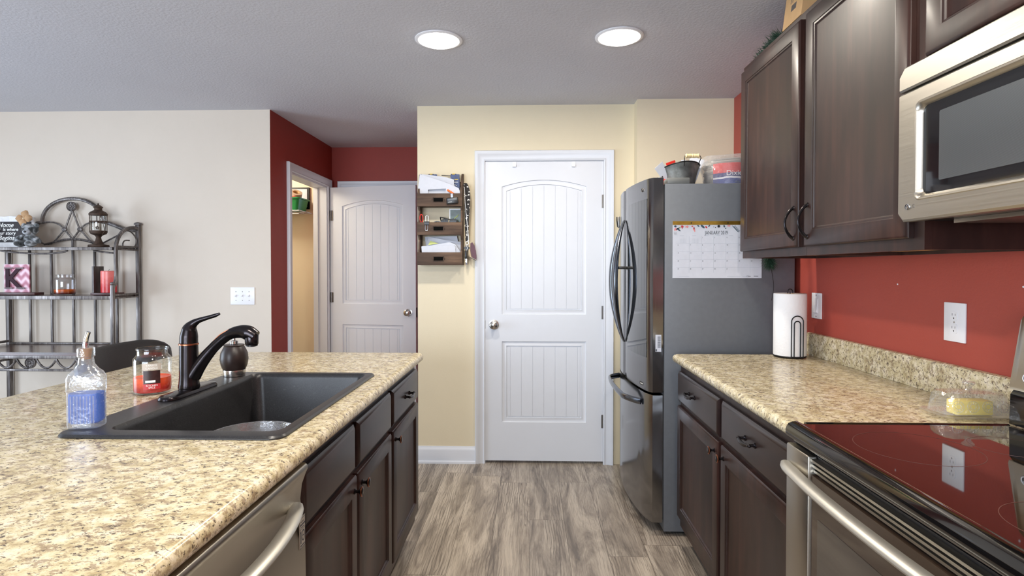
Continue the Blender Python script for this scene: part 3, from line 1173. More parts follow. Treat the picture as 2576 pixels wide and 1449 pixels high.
pts = spline([(fx + 0.066, fy - 0.006, 1.068), (fx + 0.105, fy - 0.008, 1.106), (fx + 0.140, fy - 0.008, 1.123), (fx + 0.170, fy - 0.010, 1.127), (fx + 0.198, fy - 0.012, 1.117), (fx + 0.216, fy - 0.012, 1.104)], 5)
MB().tube(pts, 0.0018, 6).build('worn_edge', 'copper', fa)
mb = MB()      # domed cap sweeping into a lever
lv = spline([(fx, fy, 1.0785), (fx + 0.001, fy, 1.100), (fx + 0.004, fy, 1.122), (fx + 0.014, fy, 1.137), (fx + 0.032, fy, 1.148), (fx + 0.060, fy, 1.157), (fx + 0.084, fy, 1.164), (fx + 0.099, fy, 1.170)], 6)
n = len(lv)
rads = [0.0265, 0.026, 0.0215, 0.0135, 0.0085, 0.0065, 0.006, 0.004]
rr = []
for i in range(n):
    t = i / (n - 1) * (len(rads) - 1)
    k = min(int(t), len(rads) - 2)
    rr.append(rads[k] + (rads[k + 1] - rads[k]) * (t - k))
mb.tube(lv, rr, 18, flat=1.0)
mb.build('lever', 'bronze', fa)

# lotion pot with pump
px, py = -1.070, 2.022
lp = thing('soap_dispenser', (px, py, 0.9235), 'dark brown pot-bellied soap pump with bronze foot behind the faucet', 'soap dispenser')
MB().lathe([(0.034, 0.9240), (0.036, 0.9245), (0.038, 0.944), (0.0375, 0.946)], (px, py, 0), 36).build('foot_band', 'nickel', lp)
MB().lathe([(0.0375, 0.9465), (0.044, 0.962), (0.0475, 0.984), (0.045, 1.006), (0.037, 1.024), (0.0335, 1.030), (0.035, 1.034), (0.033, 1.0365), (0.010, 1.038)], (px, py, 0), 36).build('pot', simple('dark brown ceramic', (46, 36, 34), 0.38, var=0.2, scale=30), lp)
mb = MB()
mb.lathe([(0.014, 1.0385), (0.014, 1.048), (0.008, 1.050), (0.005, 1.052), (0.005, 1.062), (0.011, 1.064), (0.011, 1.070), (0.0, 1.072)], (px, py, 0), 20)
mb.tube([(px, py, 1.067), (px + 0.03, py, 1.067), (px + 0.042, py, 1.061)], [0.005, 0.0045, 0.003], 10)
mb.build('pump', 'chrome', lp)


# dish soap in a pressed glass bottle
def superloop(c, a, b, e, z, rot=0.0, n=40):
    pts = []
    for i in range(n):
        t = 2 * pi * i / n
        x = a * (abs(cos(t)) ** e) * (1 if cos(t) >= 0 else -1)
        y = b * (abs(sin(t)) ** e) * (1 if sin(t) >= 0 else -1)
        pts.append((c[0] + x * cos(rot) - y * sin(rot), c[1] + x * sin(rot) + y * cos(rot), z))
    return pts


bx, by, bz, br_ = -1.083, 1.352, 0.9240, radians(12)
bt = thing('soap_bottle', (bx, by, bz), 'pressed glass bottle of blue dish soap with metal pour spout, on the sink corner', 'bottle')
secs = [(0.0, .034, .024, .55), (0.003, .037, .027, .55), (0.010, .037, .027, .5), (0.087, .037, .027, .5), (0.090, .0395, .029, .6), (0.122, .0395, .029, .6), (0.134, .034, .027, .75),
        (0.142, .025, .023, .9), (0.154, .0175, .0175, 1), (0.170, .0155, .0155, 1), (0.173, .0185, .0185, 1), (0.192, .0185, .0185, 1), (0.194, .0165, .0165, 1)]
mb = MB()
mb.loops([superloop((bx, by), a, b, e, bz + z, br_) for z, a, b, e in secs], True, True)
glass = mb.build('glass', 'cutglass', bt)
for s in (-1, 1):      # fluting and the rosette pressed into the glass
    mb = MB()
    for i in range(9):
        u = -0.028 + 0.007 * i
        p = Vector((u, s * 0.0272, 0))
        R = Matrix.Rotation(br_, 3, 'Z')
        q = R @ p
        mb.tube([(bx + q.x, by + q.y, bz + 0.012), (bx + q.x, by + q.y, bz + 0.080)], 0.0016, 6)
    for rr0 in (0.008, 0.0145, 0.021):
        pts = []
        for i in range(24):
            a = 2 * pi * i / 24
            q = Matrix.Rotation(br_, 3, 'Z') @ Vector((rr0 * cos(a), s * 0.0288, 0))
            pts.append((bx + q.x, by + q.y, bz + 0.107 + rr0 * 0.85 * sin(a)))
        mb.tube(pts, 0.0013, 6, closed=True)
    mb.build('pressed_pattern', 'cutglass', glass)
mb = MB()
mb.loops([superloop((bx, by), a, b, e, bz + z, br_) for z, a, b, e in [(0.012, .031, .0215, .5), (0.016, .034, .024, .5), (0.084, .034, .024, .5)]], True, True)
mb.build('blue_soap', 'bluesoap', bt)
MB().lathe([(0.010, bz + 0.166), (0.011, bz + 0.178), (0.0125, bz + 0.1915), (0.006, bz + 0.193)], (bx, by, 0), 20).build('cork', simple('brown cork', (140, 100, 58), 0.8), bt)
MB().tube(spline([(bx, by, bz + 0.190), (bx - 0.0005, by, bz + 0.202), (bx + 0.001, by, bz + 0.214), (bx + 0.007, by, bz + 0.232)], 4), [0.0062] * 5 + [0.0055] * 4 + [0.005] * 4, 12).build('pour_spout', 'chrome', bt)


# big candle jar
def candle_jar(name, c, r, h, label, waxmat_, waxh, glassmat, lab=True):
    x, y, z = c
    o = thing(name, c, label, 'candle')
    g = MB()
    g.lathe([(r * 0.80, z + 0.0005), (r * 0.95, z + 0.003), (r, z + 0.012), (r, z + h * 0.72), (r * 0.97, z + h * 0.78), (r * 0.84, z + h * 0.835), (r * 0.80, z + h * 0.86), (r * 0.80, z + h * 0.95), (r * 0.84, z + h * 0.965), (r * 0.84, z + h * 0.99), (r * 0.80, z + h)], (x, y, 0), 40, cap0=True, cap1=False)
    g.build('jar', glassmat, o)
    wz = z + waxh
    MB().lathe([(r * 0.78, z + 0.005), (r * 0.94, z + 0.008), (r * 0.96, z + 0.015), (r * 0.96, wz), (r * 0.9, wz - 0.003), (0.0, wz - 0.004)], (x, y, 0), 36, cap0=True, cap1=False).build('wax', waxmat_, o)
    MB().tube([(x, y, wz - 0.004), (x + 0.001, y, wz + 0.008)], 0.0012, 6).build('wick', 'black', o)
    return o


cx, cy, cz = -1.205, 1.775, 0.9145
cj = candle_jar('jar_candle', (cx, cy, cz), 0.054, 0.144, 'large glass jar candle of red wax with a dark label, beside the faucet', 'jarwax', 0.052, 'glass')


def curved_label(c, r, a0, a1, z0, z1, t=0.0006, n=10):
    mb = MB()
    ls = []
    for i in range(n + 1):
        a = radians(a0 + (a1 - a0) * i / n)
        q = [(r, z0), (r + t, z0), (r + t, z1), (r, z1)]
        ls.append([(c[0] + rr * cos(a), c[1] + rr * sin(a), z) for rr, z in q])
    mb.loops(ls)
    return mb


def label_text(s, c, r, a, z, size, mat, parent):
    """one line wrapped on the jar"""
    cu = bpy.data.curves.new('t', 'FONT')
    cu.body = s
    cu.size = size
    cu.align_x = 'CENTER'
    cu.extrude = 0.0003
    tmp = bpy.data.objects.new('t', cu)
    COL.objects.link(tmp)
    dg = bpy.context.evaluated_depsgraph_get()
    me = bpy.data.meshes.new_from_object(tmp.evaluated_get(dg))
    bpy.data.objects.remove(tmp)
    mb = MB()
    mb.bm.from_mesh(me)
    for v in mb.bm.verts:
        aa = radians(a) + v.co.x / r
        v.co = Vector((c[0] + (r + v.co.z) * cos(aa), c[1] + (r + v.co.z) * sin(aa), z + v.co.y))
    return mb.build('label_lettering', mat, parent)


lb = curved_label((cx, cy), 0.0545, -82, -34, cz + 0.020, cz + 0.078)
lbo = lb.build('label', simple('dark candle label', (52, 30, 28), 0.4, var=0.3, scale=60), cj)
curved_label((cx, cy), 0.0552, -82, -34, cz + 0.020, cz + 0.037).build('label_band', 'redwax', lbo)
curved_label((cx, cy), 0.0552, -76, -48, cz + 0.041, cz + 0.048).build('label_plate', 'white_ink', lbo)
curved_label((cx, cy), 0.0545, -86, -30, cz + 0.080, cz + 0.100).build('brand_plate', simple('pale clear label', (196, 184, 170), 0.4), cj)
label_text('KITCHEN', (cx, cy), 0.0560, -58, cz + 0.0295, 0.0075, 'white_ink', lbo)
label_text('SPICE', (cx, cy), 0.0560, -58, cz + 0.0225, 0.0075, 'white_ink', lbo)
label_text('YANKEE', (cx, cy), 0.0553, -58, cz + 0.0915, 0.0085, 'white_ink', cj)
label_text('CANDLE', (cx, cy), 0.0553, -58, cz + 0.0825, 0.0085, 'white_ink', cj)

# ================================================================== DISHWASHER
dw = thing('dishwasher', (-0.53, 1.0, 0), 'stainless dishwasher with bowed bar handle under the island counter', 'dishwasher')
md = FM((-0.552, 0.695, 0), (1, 0, 0))
MB(md).box(0.002, 0.606, 0.10, 0.868, -0.58, -0.001).box(0.03, 0.58, 0.0, 0.0995, -0.58, -0.06).build('body', 'black', dw)
mb = MB(md)
prof = [(0.115, 0.0), (0.115, 0.026), (0.60, 0.030), (0.70, 0.029), (0.735, 0.022), (0.775, 0.018), (0.81, 0.022), (0.838, 0.032), (0.846, 0.036), (0.854, 0.036), (0.860, 0.030), (0.860, 0.0)]
mb.loops([[(u, v, h) for v, h in prof] for u in (0.004, 0.604)])
mb.build('door', 'steel', dw, angle=50)
MB(md).box(0.006, 0.602, 0.8605, 0.8665, 0.0, 0.012).build('control_strip', 'black', dw)
mb = MB(md)
n = 24
pts = [(0.035 + 0.535 * i / n, 0.772 + 0.006 * sin(pi * i / n), 0.020 + 0.050 * sin(pi * i / n) ** 0.75) for i in range(n + 1)]
mb.tube(pts, [0.017] * (n + 1), 14, flat=0.5, up=(0, 0, 1))
mb.build('handle', 'satin', dw)
MB(md).box(0.568, 0.599, 0.672, 0.742, 0.0295, 0.0312).build('warranty_label', simple('grey label', (170, 166, 156), 0.5), dw)
mb = MB(md)
mb.box(0.5728, 0.5760, 0.6830, 0.7115, 0.0312, 0.0316)
mb.box(0.5710, 0.5728, 0.7075, 0.7100, 0.0312, 0.0316)
for k in range(24):
    a0, a1 = 2 * pi * k / 24, 2 * pi * (k + 1) / 24
    mb.loops([[(0.5872 + f * 0.0080 * cos(a), 0.6985 + f * 0.0130 * sin(a), h) for f, h in ((1.0, 0.0312), (1.0, 0.0316), (0.76, 0.0316), (0.76, 0.0312))] for a in (a0, a1)], False, False)
mb.box(0.5842, 0.5902, 0.6975, 0.6995, 0.0312, 0.0316)
for x0, x1, y0, y1 in ((0.572, 0.595, 0.6765, 0.6790), (0.575, 0.590, 0.7185, 0.7200), (0.571, 0.5965, 0.7235, 0.7268), (0.574, 0.590, 0.7310, 0.7326),
                       (0.5685, 0.5985, 0.7150, 0.7156), (0.5685, 0.5985, 0.6725, 0.6735), (0.5685, 0.5985, 0.7405, 0.7415), (0.5685, 0.5695, 0.6725, 0.7415), (0.5975, 0.5985, 0.6725, 0.7415)):
    mb.box(x0, x1, y0, y1, 0.0312, 0.0315)
mb.build('label_print', 'ink', dw)

# ================================================================== RANGE
RY0, RY1 = 0.692, 1.450
rg = thing('range', (0.95, 1.07, 0), 'stainless electric range with black glass cooktop', 'range')
mb = MB()
mb.box(0.690, 1.27, RY0 + 0.002, RY1 - 0.003, 0.02, 0.878)
mb.build('body', 'black', rg)
mb = MB()
prof = [(0.672, 0.884), (0.650, 0.888), (0.645, 0.897), (0.646, 0.910), (0.652, 0.921), (0.662, 0.925), (0.674, 0.926), (0.680, 0.9235), (0.70, 0.884)]
mb.loops([[(p[0], y, p[1]) for p in prof] for y in (RY0, RY1)])
prof = [(RY1 - 0.016, 0.884), (RY1 - 0.0005, 0.890), (RY1, 0.918), (RY1 - 0.004, 0.925), (RY1 - 0.010, 0.926), (RY1 - 0.015, 0.9235)]
mb.loops([[(x, p[0], p[1]) for p in prof] for x in (0.69, 1.185)])
mb.loops([[(x, RY0 + RY1 - p[0], p[1]) for p in prof] for x in (0.69, 1.185)])
mb.build('cooktop_frame', 'blackgloss', rg)
ckt = MB().box(0.6805, 1.185, RY0 + 0.0155, RY1 - 0.0155, 0.880, 0.9232).build('cooktop', 'cooktop', rg)
for c, r in (((1.045, 1.262), 0.076), ((0.835, 1.250), 0.118), ((0.825, 0.865), 0.098), ((1.045, 0.865), 0.076)):
    mb = MB()
    mb.lathe([(r - 0.0007, 0.92325), (r + 0.0007, 0.92325), (r + 0.0007, 0.9234), (r - 0.0007, 0.9234)], (c[0], c[1], 0), 64, cap0=False, cap1=False)
    mb.build('burner_ring', 'burner', ckt)
# oven door: stainless frame, dark glass, vents on top
mdr = FM((0.668, RY1 - 0.003, 0), (-1, 0, 0))
wd = RY1 - RY0 - 0.006
MB(mdr).box(0, wd, 0.265, 0.874, -0.02, 0.0).build('oven_door_back', 'black', rg)
mb = MB(mdr)
st = 0.112
mb.box(0, st, 0.27, 0.874, 0.0003, 0.022, 0.004).box(wd - st, wd, 0.27, 0.874, 0.0003, 0.022, 0.004)
mb.box(st, wd - st, 0.27, 0.40, 0.0003, 0.022)
od2 = mb.build('oven_door', 'steel', rg)
MB(mdr).box(st + 0.0005, wd - st - 0.0005, 0.4005, 0.8325, 0.0003, 0.016).build('oven_glass', simple('bronze oven glass', (58, 46, 38), 0.08, coat=0.6), od2)
MB(mdr).box(st + 0.035, wd - st - 0.035, 0.43, 0.742, 0.0162, 0.0170).build('oven_window', simple('oven window', (70, 64, 58), 0.12, coat=0.5), od2)
mb = MB(mdr)
for i in range(3):
    v = 0.838 + i * 0.0125
    mb.box(st + 0.001, wd - st - 0.001, v, v + 0.0055, 0.0003, 0.010 + 0.003 * i)
mb.build('vent_bars', 'steel', od2)
mb = MB(mdr)
n = 28
pts = [(0.010 + (wd - 0.02) * i / n, 0.826 + 0.004 * sin(pi * i / n), 0.028 + 0.034 * sin(pi * i / n) ** 0.6) for i in range(n + 1)]
mb.tube(pts, [0.011 + 0.007 * min(1, 5 * sin(pi * i / n)) for i in range(n + 1)], 16, flat=0.55, up=(0, 0, 1))
mb.build('door_handle', 'satin', rg)
MB(mdr).box(0, wd, 0.06, 0.262, -0.02, 0.02, 0.004).build('drawer', 'steel', rg)
# back guard
prof = [(1.190, 1.020), (1.192, 1.012), (1.27, 1.012), (1.27, 1.205), (1.232, 1.205), (1.222, 1.203), (1.216, 1.195)]
mb = MB()
ys = []
mb2 = []
for y, f in ((RY1 - 0.004, 0.93), (RY1 - 0.010, 0.98), (RY1 - 0.022, 1.0), (RY0 + 0.022, 1.0), (RY0 + 0.010, 0.98), (RY0 + 0.004, 0.93)):
    mb2.append([(p[0], y, 1.012 + (p[1] - 1.012) * f) for p in prof])
mb.loops(mb2)
bk = mb.build('control_panel', 'steel', rg)
mb = MB()
mb.loops([[(p[0], y, p[1]) for p in [(1.186, 0.9270), (1.27, 0.9270), (1.27, 1.0115), (1.196, 1.0115), (1.188, 1.0)]] for y in (RY1 - 0.010, RY0 + 0.010)])
mb.build('riser', 'blackgloss', rg)


def tilt_frame(p, lean):
    m = FM(p, (-1, 0, 0))
    return m @ Matrix.Rotation(-lean, 4, 'X')


def round_logo(m, r, parent, mat='chrome', dark='black', word='LG', size=None, wmat='nickel'):
    mb = MB(m)
    mb.lathe([(0.0, 0.0004), (r, 0.0004), (r, 0.0018), (r * 0.8, 0.0024), (0.0, 0.0024)], (0, 0, 0), 28, cap0=False, cap1=False)
    lo_ = mb.build('badge', mat, parent)
    f = MB(m)
    pts = [(0.80 * r * cos(a), 0.80 * r * sin(a), 0.0027) for a in [radians(62 + 298 * i / 20) for i in range(21)]]
    f.tube(pts, r * 0.11, 6)
    f.box(-r * 0.10, r * 0.06, -r * 0.42, r * 0.42, 0.0024, 0.0030).box(r * 0.06, r * 0.24, -r * 0.42, -r * 0.26, 0.0024, 0.0030).box(r * 0.20, r * 0.86, -r * 0.08, r * 0.08, 0.0024, 0.0030)
    f.ball((-r * 0.36, r * 0.30, 0.0026), r * 0.12, sub=1)
    f.build('badge_face', dark, lo_)
    text(word, size or r * 1.5, m @ Matrix.Translation((r * 1.35, -r * 0.55, 0.0004)), wmat, parent, 'brand_lettering')


round_logo(tilt_frame((1.1935, RY1 - 0.052, 1.047), math.atan2(0.026, 0.175)), 0.0125, rg, 'slot', 'plate')

# ================================================================== UPPER CABINETS
UF = 0.975
GU = 'wall cabinets over the counter'


def upper_cabinet(name, y_far, w, z0, z1, label):
    m = FM((UF, y_far, 0), (-1, 0, 0))
    o = thing(name, (UF, y_far, z0), label, 'cabinet', GU)
    mb = MB(m)
    mb.box(0, w, z0, z1, -0.02, 0)
    mb.box(0, 0.018, z0, z1, -0.326, -0.0205).box(w - 0.018, w, z0, z1, -0.326, -0.0205)
    mb.box(0.018, w - 0.018, z1 - 0.018, z1, -0.326, -0.0205).box(0.018, w - 0.018, z0, z1, -0.326, -0.318)
    mb.build('body', 'cab', o)
    MB(m).box(0.0185, w - 0.0185, z0 + 0.012, z0 + 0.028, -0.317, -0.021).build('underside', 'maple', o)
    return o, m


UZ0, UZ1 = 1.357, 2.222
u1, m1 = upper_cabinet('upper_cabinet', 2.640, 0.600, UZ0, UZ1, 'dark wall cabinet nearest the refrigerator, garland along its top')
d = cab_door(m1, 0.012, 0.572, 1.388, 2.196, u1)
arch_pull(m1, 0.540, 1.420, 1.530, d)
u2, m2 = upper_cabinet('upper_cabinet', 2.039, 0.600, UZ0, UZ1, 'dark wall cabinet between its neighbour and the microwave')
d = cab_door(m2, 0.014, 0.562, 1.388, 2.196, u2)
arch_pull(m2, 0.042, 1.420, 1.530, d)
u3, m3 = upper_cabinet('upper_cabinet', 1.438, 0.756, 1.800, UZ1, 'short dark wall cabinet above the microwave')
cab_door(m3, 0.016, 0.368, 1.826, 2.196, u3)
cab_door(m3, 0.388, 0.740, 1.826, 2.196, u3)

# ================================================================== MICROWAVE
MY1, MY0, MZ0, MZ1 = 1.4365, 0.684, 1.424, 1.797
mw = thing('microwave', (1.1, 1.06, MZ0), 'stainless over-range microwave under the short cabinet', 'microwave')
MB().box(0.935, 1.30, MY0, MY1, MZ0 + 0.004, MZ1 - 0.002).build('case', 'black', mw)
mm = FM((0.9345, MY1, 0), (-1, 0, 0))
w = MY1 - MY0


def chamf(u0, u1, v0, v1, c00, c01):
    """front outline with cut corners at the far end: bottom cut c00, top cut c01"""
    return [(u0 + c00, v0), (u1, v0), (u1, v1), (u0 + c01, v1), (u0, v1 - c01), (u0, v0 + c00)]


mb = MB(mm)
mb.loops([[(p[0], p[1], h) for p in chamf(i, w - i, MZ0 + 0.316 + i, MZ1 - i, 0.0006, 0.018)] for i, h in ((0, 0.0005), (0, 0.023), (0.004, 0.028))])
mb.build('vent_panel', 'steel', mw)
mb = MB(mm)
ou = lambda i: chamf(i, w - i, MZ0 + i, MZ0 + 0.311 - i, 0.016, 0.0006)
rings = mb.loops([[(p[0], p[1], h) for p in ou(i)] for i, h in ((0, 0.0005), (0, 0.023), (0.005, 0.029))], True, False)
hole = [(p[0], p[1]) for p in rrect(0.062, w - 0.2, MZ0 + 0.046, MZ0 + 0.278, 0.016, 5)]
es = [mb.bm.edges.get((rings[-1][i], rings[-1][(i + 1) % 6])) for i in range(6)]
hr = [mb.v((p[0], p[1], 0.029)) for p in hole]
es += [mb.bm.edges.new((hr[i], hr[(i + 1) % len(hr)])) for i in range(len(hr))]
bmesh.ops.triangle_fill(mb.bm, use_beauty=True, edges=es)
prev = hr
for ins, h in ((0.002, 0.031), (0.006, 0.0305), (0.012, 0.024), (0.014, 0.018)):
    cur = [mb.v((p[0], p[1], h)) for p in rrect(0.062 + ins, w - 0.2 - ins, MZ0 + 0.046 + ins, MZ0 + 0.278 - ins, 0.016, 5)]
    mb.bridge(prev, cur)
    prev = cur
mdoor = mb.build('door', 'steel', mw)
MB(mm).box(0.072, w - 0.21, MZ0 + 0.056, MZ0 + 0.268, 0.012, 0.0182).build('window', 'darkglass', mdoor)


def screenmat():
    k = Nodes('perforated oven screen')
    v = k.coord()
    wv = k.n('ShaderNodeTexWave', wave_type='BANDS', bands_direction='Z')
    wv.inputs['Scale'].default_value = 150
    k.l(v, wv.inputs['Vector'])
    k.set(col=k.ramp(wv.outputs['Fac'], [(0.3, lin((70, 73, 75))), (0.7, lin((82, 85, 87)))]), rough=0.12, coat=0.5)
    return k.m


mb = MB(mm)
mb.loops([[(p[0], p[1], h) for p in rrect(0.128, w - 0.225, MZ0 + 0.085, MZ0 + 0.240, 0.004, 3)] for h in (0.0183, 0.0188)])
mb.build('window_screen', screenmat(), mdoor)
round_logo(mm @ Matrix.Translation((0.040, MZ0 + 0.034, 0.0288)), 0.0075, mw, 'chrome', 'slot', 'LG', 0.013, 'hinge')
mb = MB(mm)
mb.tube([(w - 0.16, MZ0 + 0.04, 0.03), (w - 0.16, MZ0 + 0.06, 0.065), (w - 0.16, MZ0 + 0.25, 0.065), (w - 0.16, MZ0 + 0.27, 0.03)], 0.010, 12)
mb.build('handle', 'steel', mw)
MB(mm).box(w - 0.12, w - 0.02, MZ0 + 0.03, MZ0 + 0.29, 0.0292, 0.031).build('keypad', 'darkglass', mw)
MB().box(1.0, 1.25, MY0 + 0.06, MY1 - 0.06, MZ0 - 0.006, MZ0 + 0.0035).build('grease_filter', 'nickel', mw)

# ================================================================== REFRIGERATOR
FY0, FY1, FZ = 2.786, 3.688, 1.722
fr = thing('refrigerator', (0.95, 3.24, 0), 'black stainless french-door refrigerator with calendar on its grey side', 'refrigerator')
mb = MB()
mb.box(0.655, 1.278, FY0, FY1, 0.022, FZ, 0.003)
mb.build('cabinet', 'fgrey', fr)
MB().box(0.70, 1.25, FY0 + 0.04, FY1 - 0.04, 0.0, 0.0215).build('base', 'black', fr)
yc = (FY0 + FY1) / 2
hw = (FY1 - FY0) / 2


def front(y, off=0.0):
    return 0.588 - 0.052 * (1 - ((y - yc) / hw) ** 2) - off


def curved_door(name, y0, y1, z0, z1, mat, parent, back=0.648, off=0.0, r=0.012, n=16):
    pts = [(back, y0)]
    ys = [y0 + (y1 - y0) * i / n for i in range(n + 1)]
    for i, y in enumerate(ys):
        e = min(y - y0, y1 - y)
        ease = 0.0 if e >= r else r * (1 - sqrt(max(0, 1 - (1 - e / r) ** 2)))
        pts.append((front(y, off) + ease, y))
    pts.append((back, y1))
    mb = MB()
    mb.prism(pts, z0, z1, 0.002)
    return mb.build(name, mat, parent)


nd = curved_door('door', FY0 + 0.002, yc - 0.003, 0.704, 1.752, 'blacksteel', fr)
fd = curved_door('door', yc + 0.003, FY1 - 0.002, 0.704, 1.752, 'blacksteel', fr)
fz = curved_door('freezer_drawer', FY0 + 0.002, FY1 - 0.002, 0.065, 0.692, 'blacksteel', fr)
# gaskets seen at the side
MB().box(0.6482, 0.6548, FY0 + 0.012, FY1 - 0.012, 0.08, 0.69).box(0.6482, 0.6548, FY0 + 0.012, FY1 - 0.012, 0.71, 1.715).build('gasket', 'slot', fr)


def curved_panel(name, y0, y1, z0, z1, mat, parent, off, t=0.002, n=10):
    mb = MB()
    ls = []
    for i in range(n + 1):
        y = y0 + (y1 - y0) * i / n
        a, b = front(y, off), front(y, off - t)
        ls.append([(a, y, z0), (a, y, z1), (b, y, z1), (b, y, z0)])
    mb.loops(ls)
    return mb.build(name, mat, parent)


curved_panel('glass_window', FY0 + 0.045, yc - 0.10, 0.87, 1.655, 'fridgeglass', nd, 0.002)


def fridge_handle(y, s, parent):
    n = 26
    pts, rr = [], []
    for i in range(n + 1):
        t = i / n
        b = sin(pi * t)
        z = 0.90 + 0.68 * t
        yy = y + s * (0.062 * b - 0.01)
        pts.append((front(yy) - 0.004 - 0.062 * b ** 0.8, yy, z))
        rr.append(0.010 + 0.017 * b)
    mb = MB()
    mb.tube(pts, rr, 14, flat=0.55, up=(0, 1, 0))
    h = mb.build('handle', 'bladesteel', parent)
    mb = MB()
    yy = y + s * 0.052
    mb.tube([(front(yy) - 0.001, yy - s * 0.03, 1.315), (front(yy) - 0.05, yy, 1.315)], 0.008, 10)
    mb.build('standoff', 'hinge', h)


fridge_handle(yc - 0.022, -1, nd)
fridge_handle(yc + 0.022, 1, fd)
mb = MB()
n = 26
pts = []
for i in range(n + 1):
    t = i / n
    y = FY0 + 0.10 + (FY1 - FY0 - 0.20) * t
    pts.append((front(y) - 0.006 - 0.058 * min(1, sin(pi * t) * 2.2) ** 0.7, y, 0.640 + 0.012 * sin(pi * t)))
mb.tube(pts, [0.017] * (n + 1), 14, flat=0.5, up=(0, 0, 1))
mb.build('freezer_handle', 'bladesteel', fz)
# hinge covers
mb = MB()
mb.box(0.668, 0.775, FY0 + 0.004, FY0 + 0.09, FZ + 0.0005, FZ + 0.030, 0.004)
mb.lathe([(0.017, FZ - 0.005), (0.018, FZ + 0.03), (0.015, FZ + 0.034)], (0.635, FY0 + 0.030, 0), 20)
mb.build('hinge_cover', 'hcover', fr)
MB().box(0.668, 0.775, FY1 - 0.09, FY1 - 0.004, FZ + 0.0005, FZ + 0.030, 0.004).build('hinge_cover', 'hcover', fr)
# barcode sticker on the door edge and badge
MB().box(0.612, 0.640, FY0 + 0.0008, FY0 + 0.0017, 0.905, 0.988).build('sticker', 'paper', nd)
mb = MB()
for i in range(12):
    z = 0.925 + i * 0.005
    mb.box(0.622, 0.637, FY0 + 0.0002, FY0 + 0.0007, z, z + 0.0016 + 0.002 * random.random())
mb.box(0.613, 0.619, FY0 + 0.0002, FY0 + 0.0007, 0.907, 0.918)
mb.build('sticker_print', 'ink', nd)
yl = FY0 + 0.075
slope = math.atan2(front(yl + 0.01) - front(yl - 0.01), 0.02)
nf = Vector((-1, -0.10, 0))
round_logo(FM((front(yl + 0.03) - 0.0004, yl + 0.03, 1.705), (-cos(slope), sin(slope), 0)), 0.010, nd, 'nickel', 'slot', 'LG', 0.018)
mp_ = FM((front(FY0 + 0.13) - 0.0003, FY0 + 0.13, 0.722), (-cos(slope), sin(slope), 0))
MB(mp_).box(0.0, 0.045, 0.0, 0.016, 0.0004, 0.0012).build('door_badge', 'slot', nd)
MB(mp_).box(0.010, 0.022, 0.0055, 0.0105, 0.0013, 0.0015).build('badge_mark', 'white_ink', nd)
MB(mp_).box(0.0245, 0.041, 0.0055, 0.0105, 0.0013, 0.0015).build('badge_mark', 'white_ink', nd)

# magnet clip on the far door
ym = FY1 - 0.11
mmg = FM((front(ym) - 0.0005, ym, 1.60), (-1, 0.1, 0))
mg = thing('magnet_clip', mmg.translation, 'small dark metal magnet clip on the far fridge door', 'magnet')
MB(mmg).box(-0.02, 0.02, -0.035, 0.035, 0.004, 0.016, 0.004).build('clip', 'hinge', mg)
MB(mmg).tube([(-0.012, -0.03, 0.017), (-0.016, 0.01, 0.022), (0.0, 0.032, 0.022), (0.016, 0.01, 0.022), (0.012, -0.03, 0.017)], 0.003, 8).build('lever', 'black', mg)

# ------------------------------------------------------------------ calendar
KX0, KX1, KZ0, KZ1 = 0.692, 1.118, 1.264, 1.540
kal = thing('calendar', (0.9, FY0, KZ0), 'January 2019 wall calendar with gold strip and painted flowers on the fridge side', 'calendar')
mk = FM((KX0, FY0 - 0.0008, KZ0), (0, -1, 0))
kw, kh = KX1 - KX0, KZ1 - KZ0
MB(mk).box(0, kw, 0, kh - 0.018, 0, 0.003).build('page', 'paper', kal)
MB(mk).box(0, kw, kh - 0.0178, kh, 0, 0.005).build('gold_strip', 'gold', kal)
text('JANUARY 2019', 0.0245, mk @ Matrix.Translation((0.154, kh - 0.064, 0.0032)), 'ink', kal, 'month_lettering', sx=0.68)
lines = MB(mk)
gx0, gw, gy1, gh = 0.020, 0.0585, kh - 0.078, 0.0385
tops = [kh - 0.072 - 0.036 - 0.0385 * i for i in range(4)]
for z in tops:
    lines.box(0.018, kw - 0.006, z, z + 0.0006, 0.003, 0.0032)
for c in range(1, 7):
    lines.box(gx0 + gw * c - 0.0003, gx0 + gw * c + 0.0003, 0.026, kh - 0.072, 0.003, 0.0032)
for c in range(7):
    lines.box(gx0 + gw * c + 0.014, gx0 + gw * c + 0.034, kh - 0.0705, kh - 0.0695, 0.003, 0.0032)
for x0, x1 in ((0.03, 0.08), (0.262, 0.325), (0.335, 0.37)):
    lines.box(x0, x1, 0.0085, 0.0095, 0.003, 0.0032)
for c in range(2):
    for r in range(5):
        for q in range(6):
            lines.box(gx0 + gw * c + 0.014 + q * 0.0055, gx0 + gw * c + 0.016 + q * 0.0055, kh - 0.087 - r * 0.0045, kh - 0.0855 - r * 0.0045, 0.003, 0.0032)
lines.build('grid', 'inkline', kal)
mb = MB(mk)
mb.box(kw - 0.066, kw - 0.052, 0.0085, 0.0105, 0.003, 0.0032).box(kw - 0.037, kw - 0.0335, 0.0080, 0.0115, 0.003, 0.0032).box(kw - 0.0325, kw - 0.016, 0.0085, 0.0108, 0.003, 0.0032)
mb.tube([(kw - 0.074, 0.0095, 0.0031), (kw - 0.070, 0.0115, 0.0031), (kw - 0.064, 0.0125, 0.0031)], 0.0006, 6)
mb.build('footer_print', 'ink', kal)
nums = MB()
day = 1
for r in range(5):
    for c in range(7):
        if r == 0 and c < 2:
            continue
        if day > 31:
            break
        top = (kh - 0.072) if r == 0 else tops[r - 1]
        merge(nums, str(day), 0.0085, mk @ Matrix.Translation((gx0 + gw * c + 0.0035, top - 0.010, 0.0032)), sx=0.8)
        day += 1
nums.build('day_numbers', 'ink', kal)


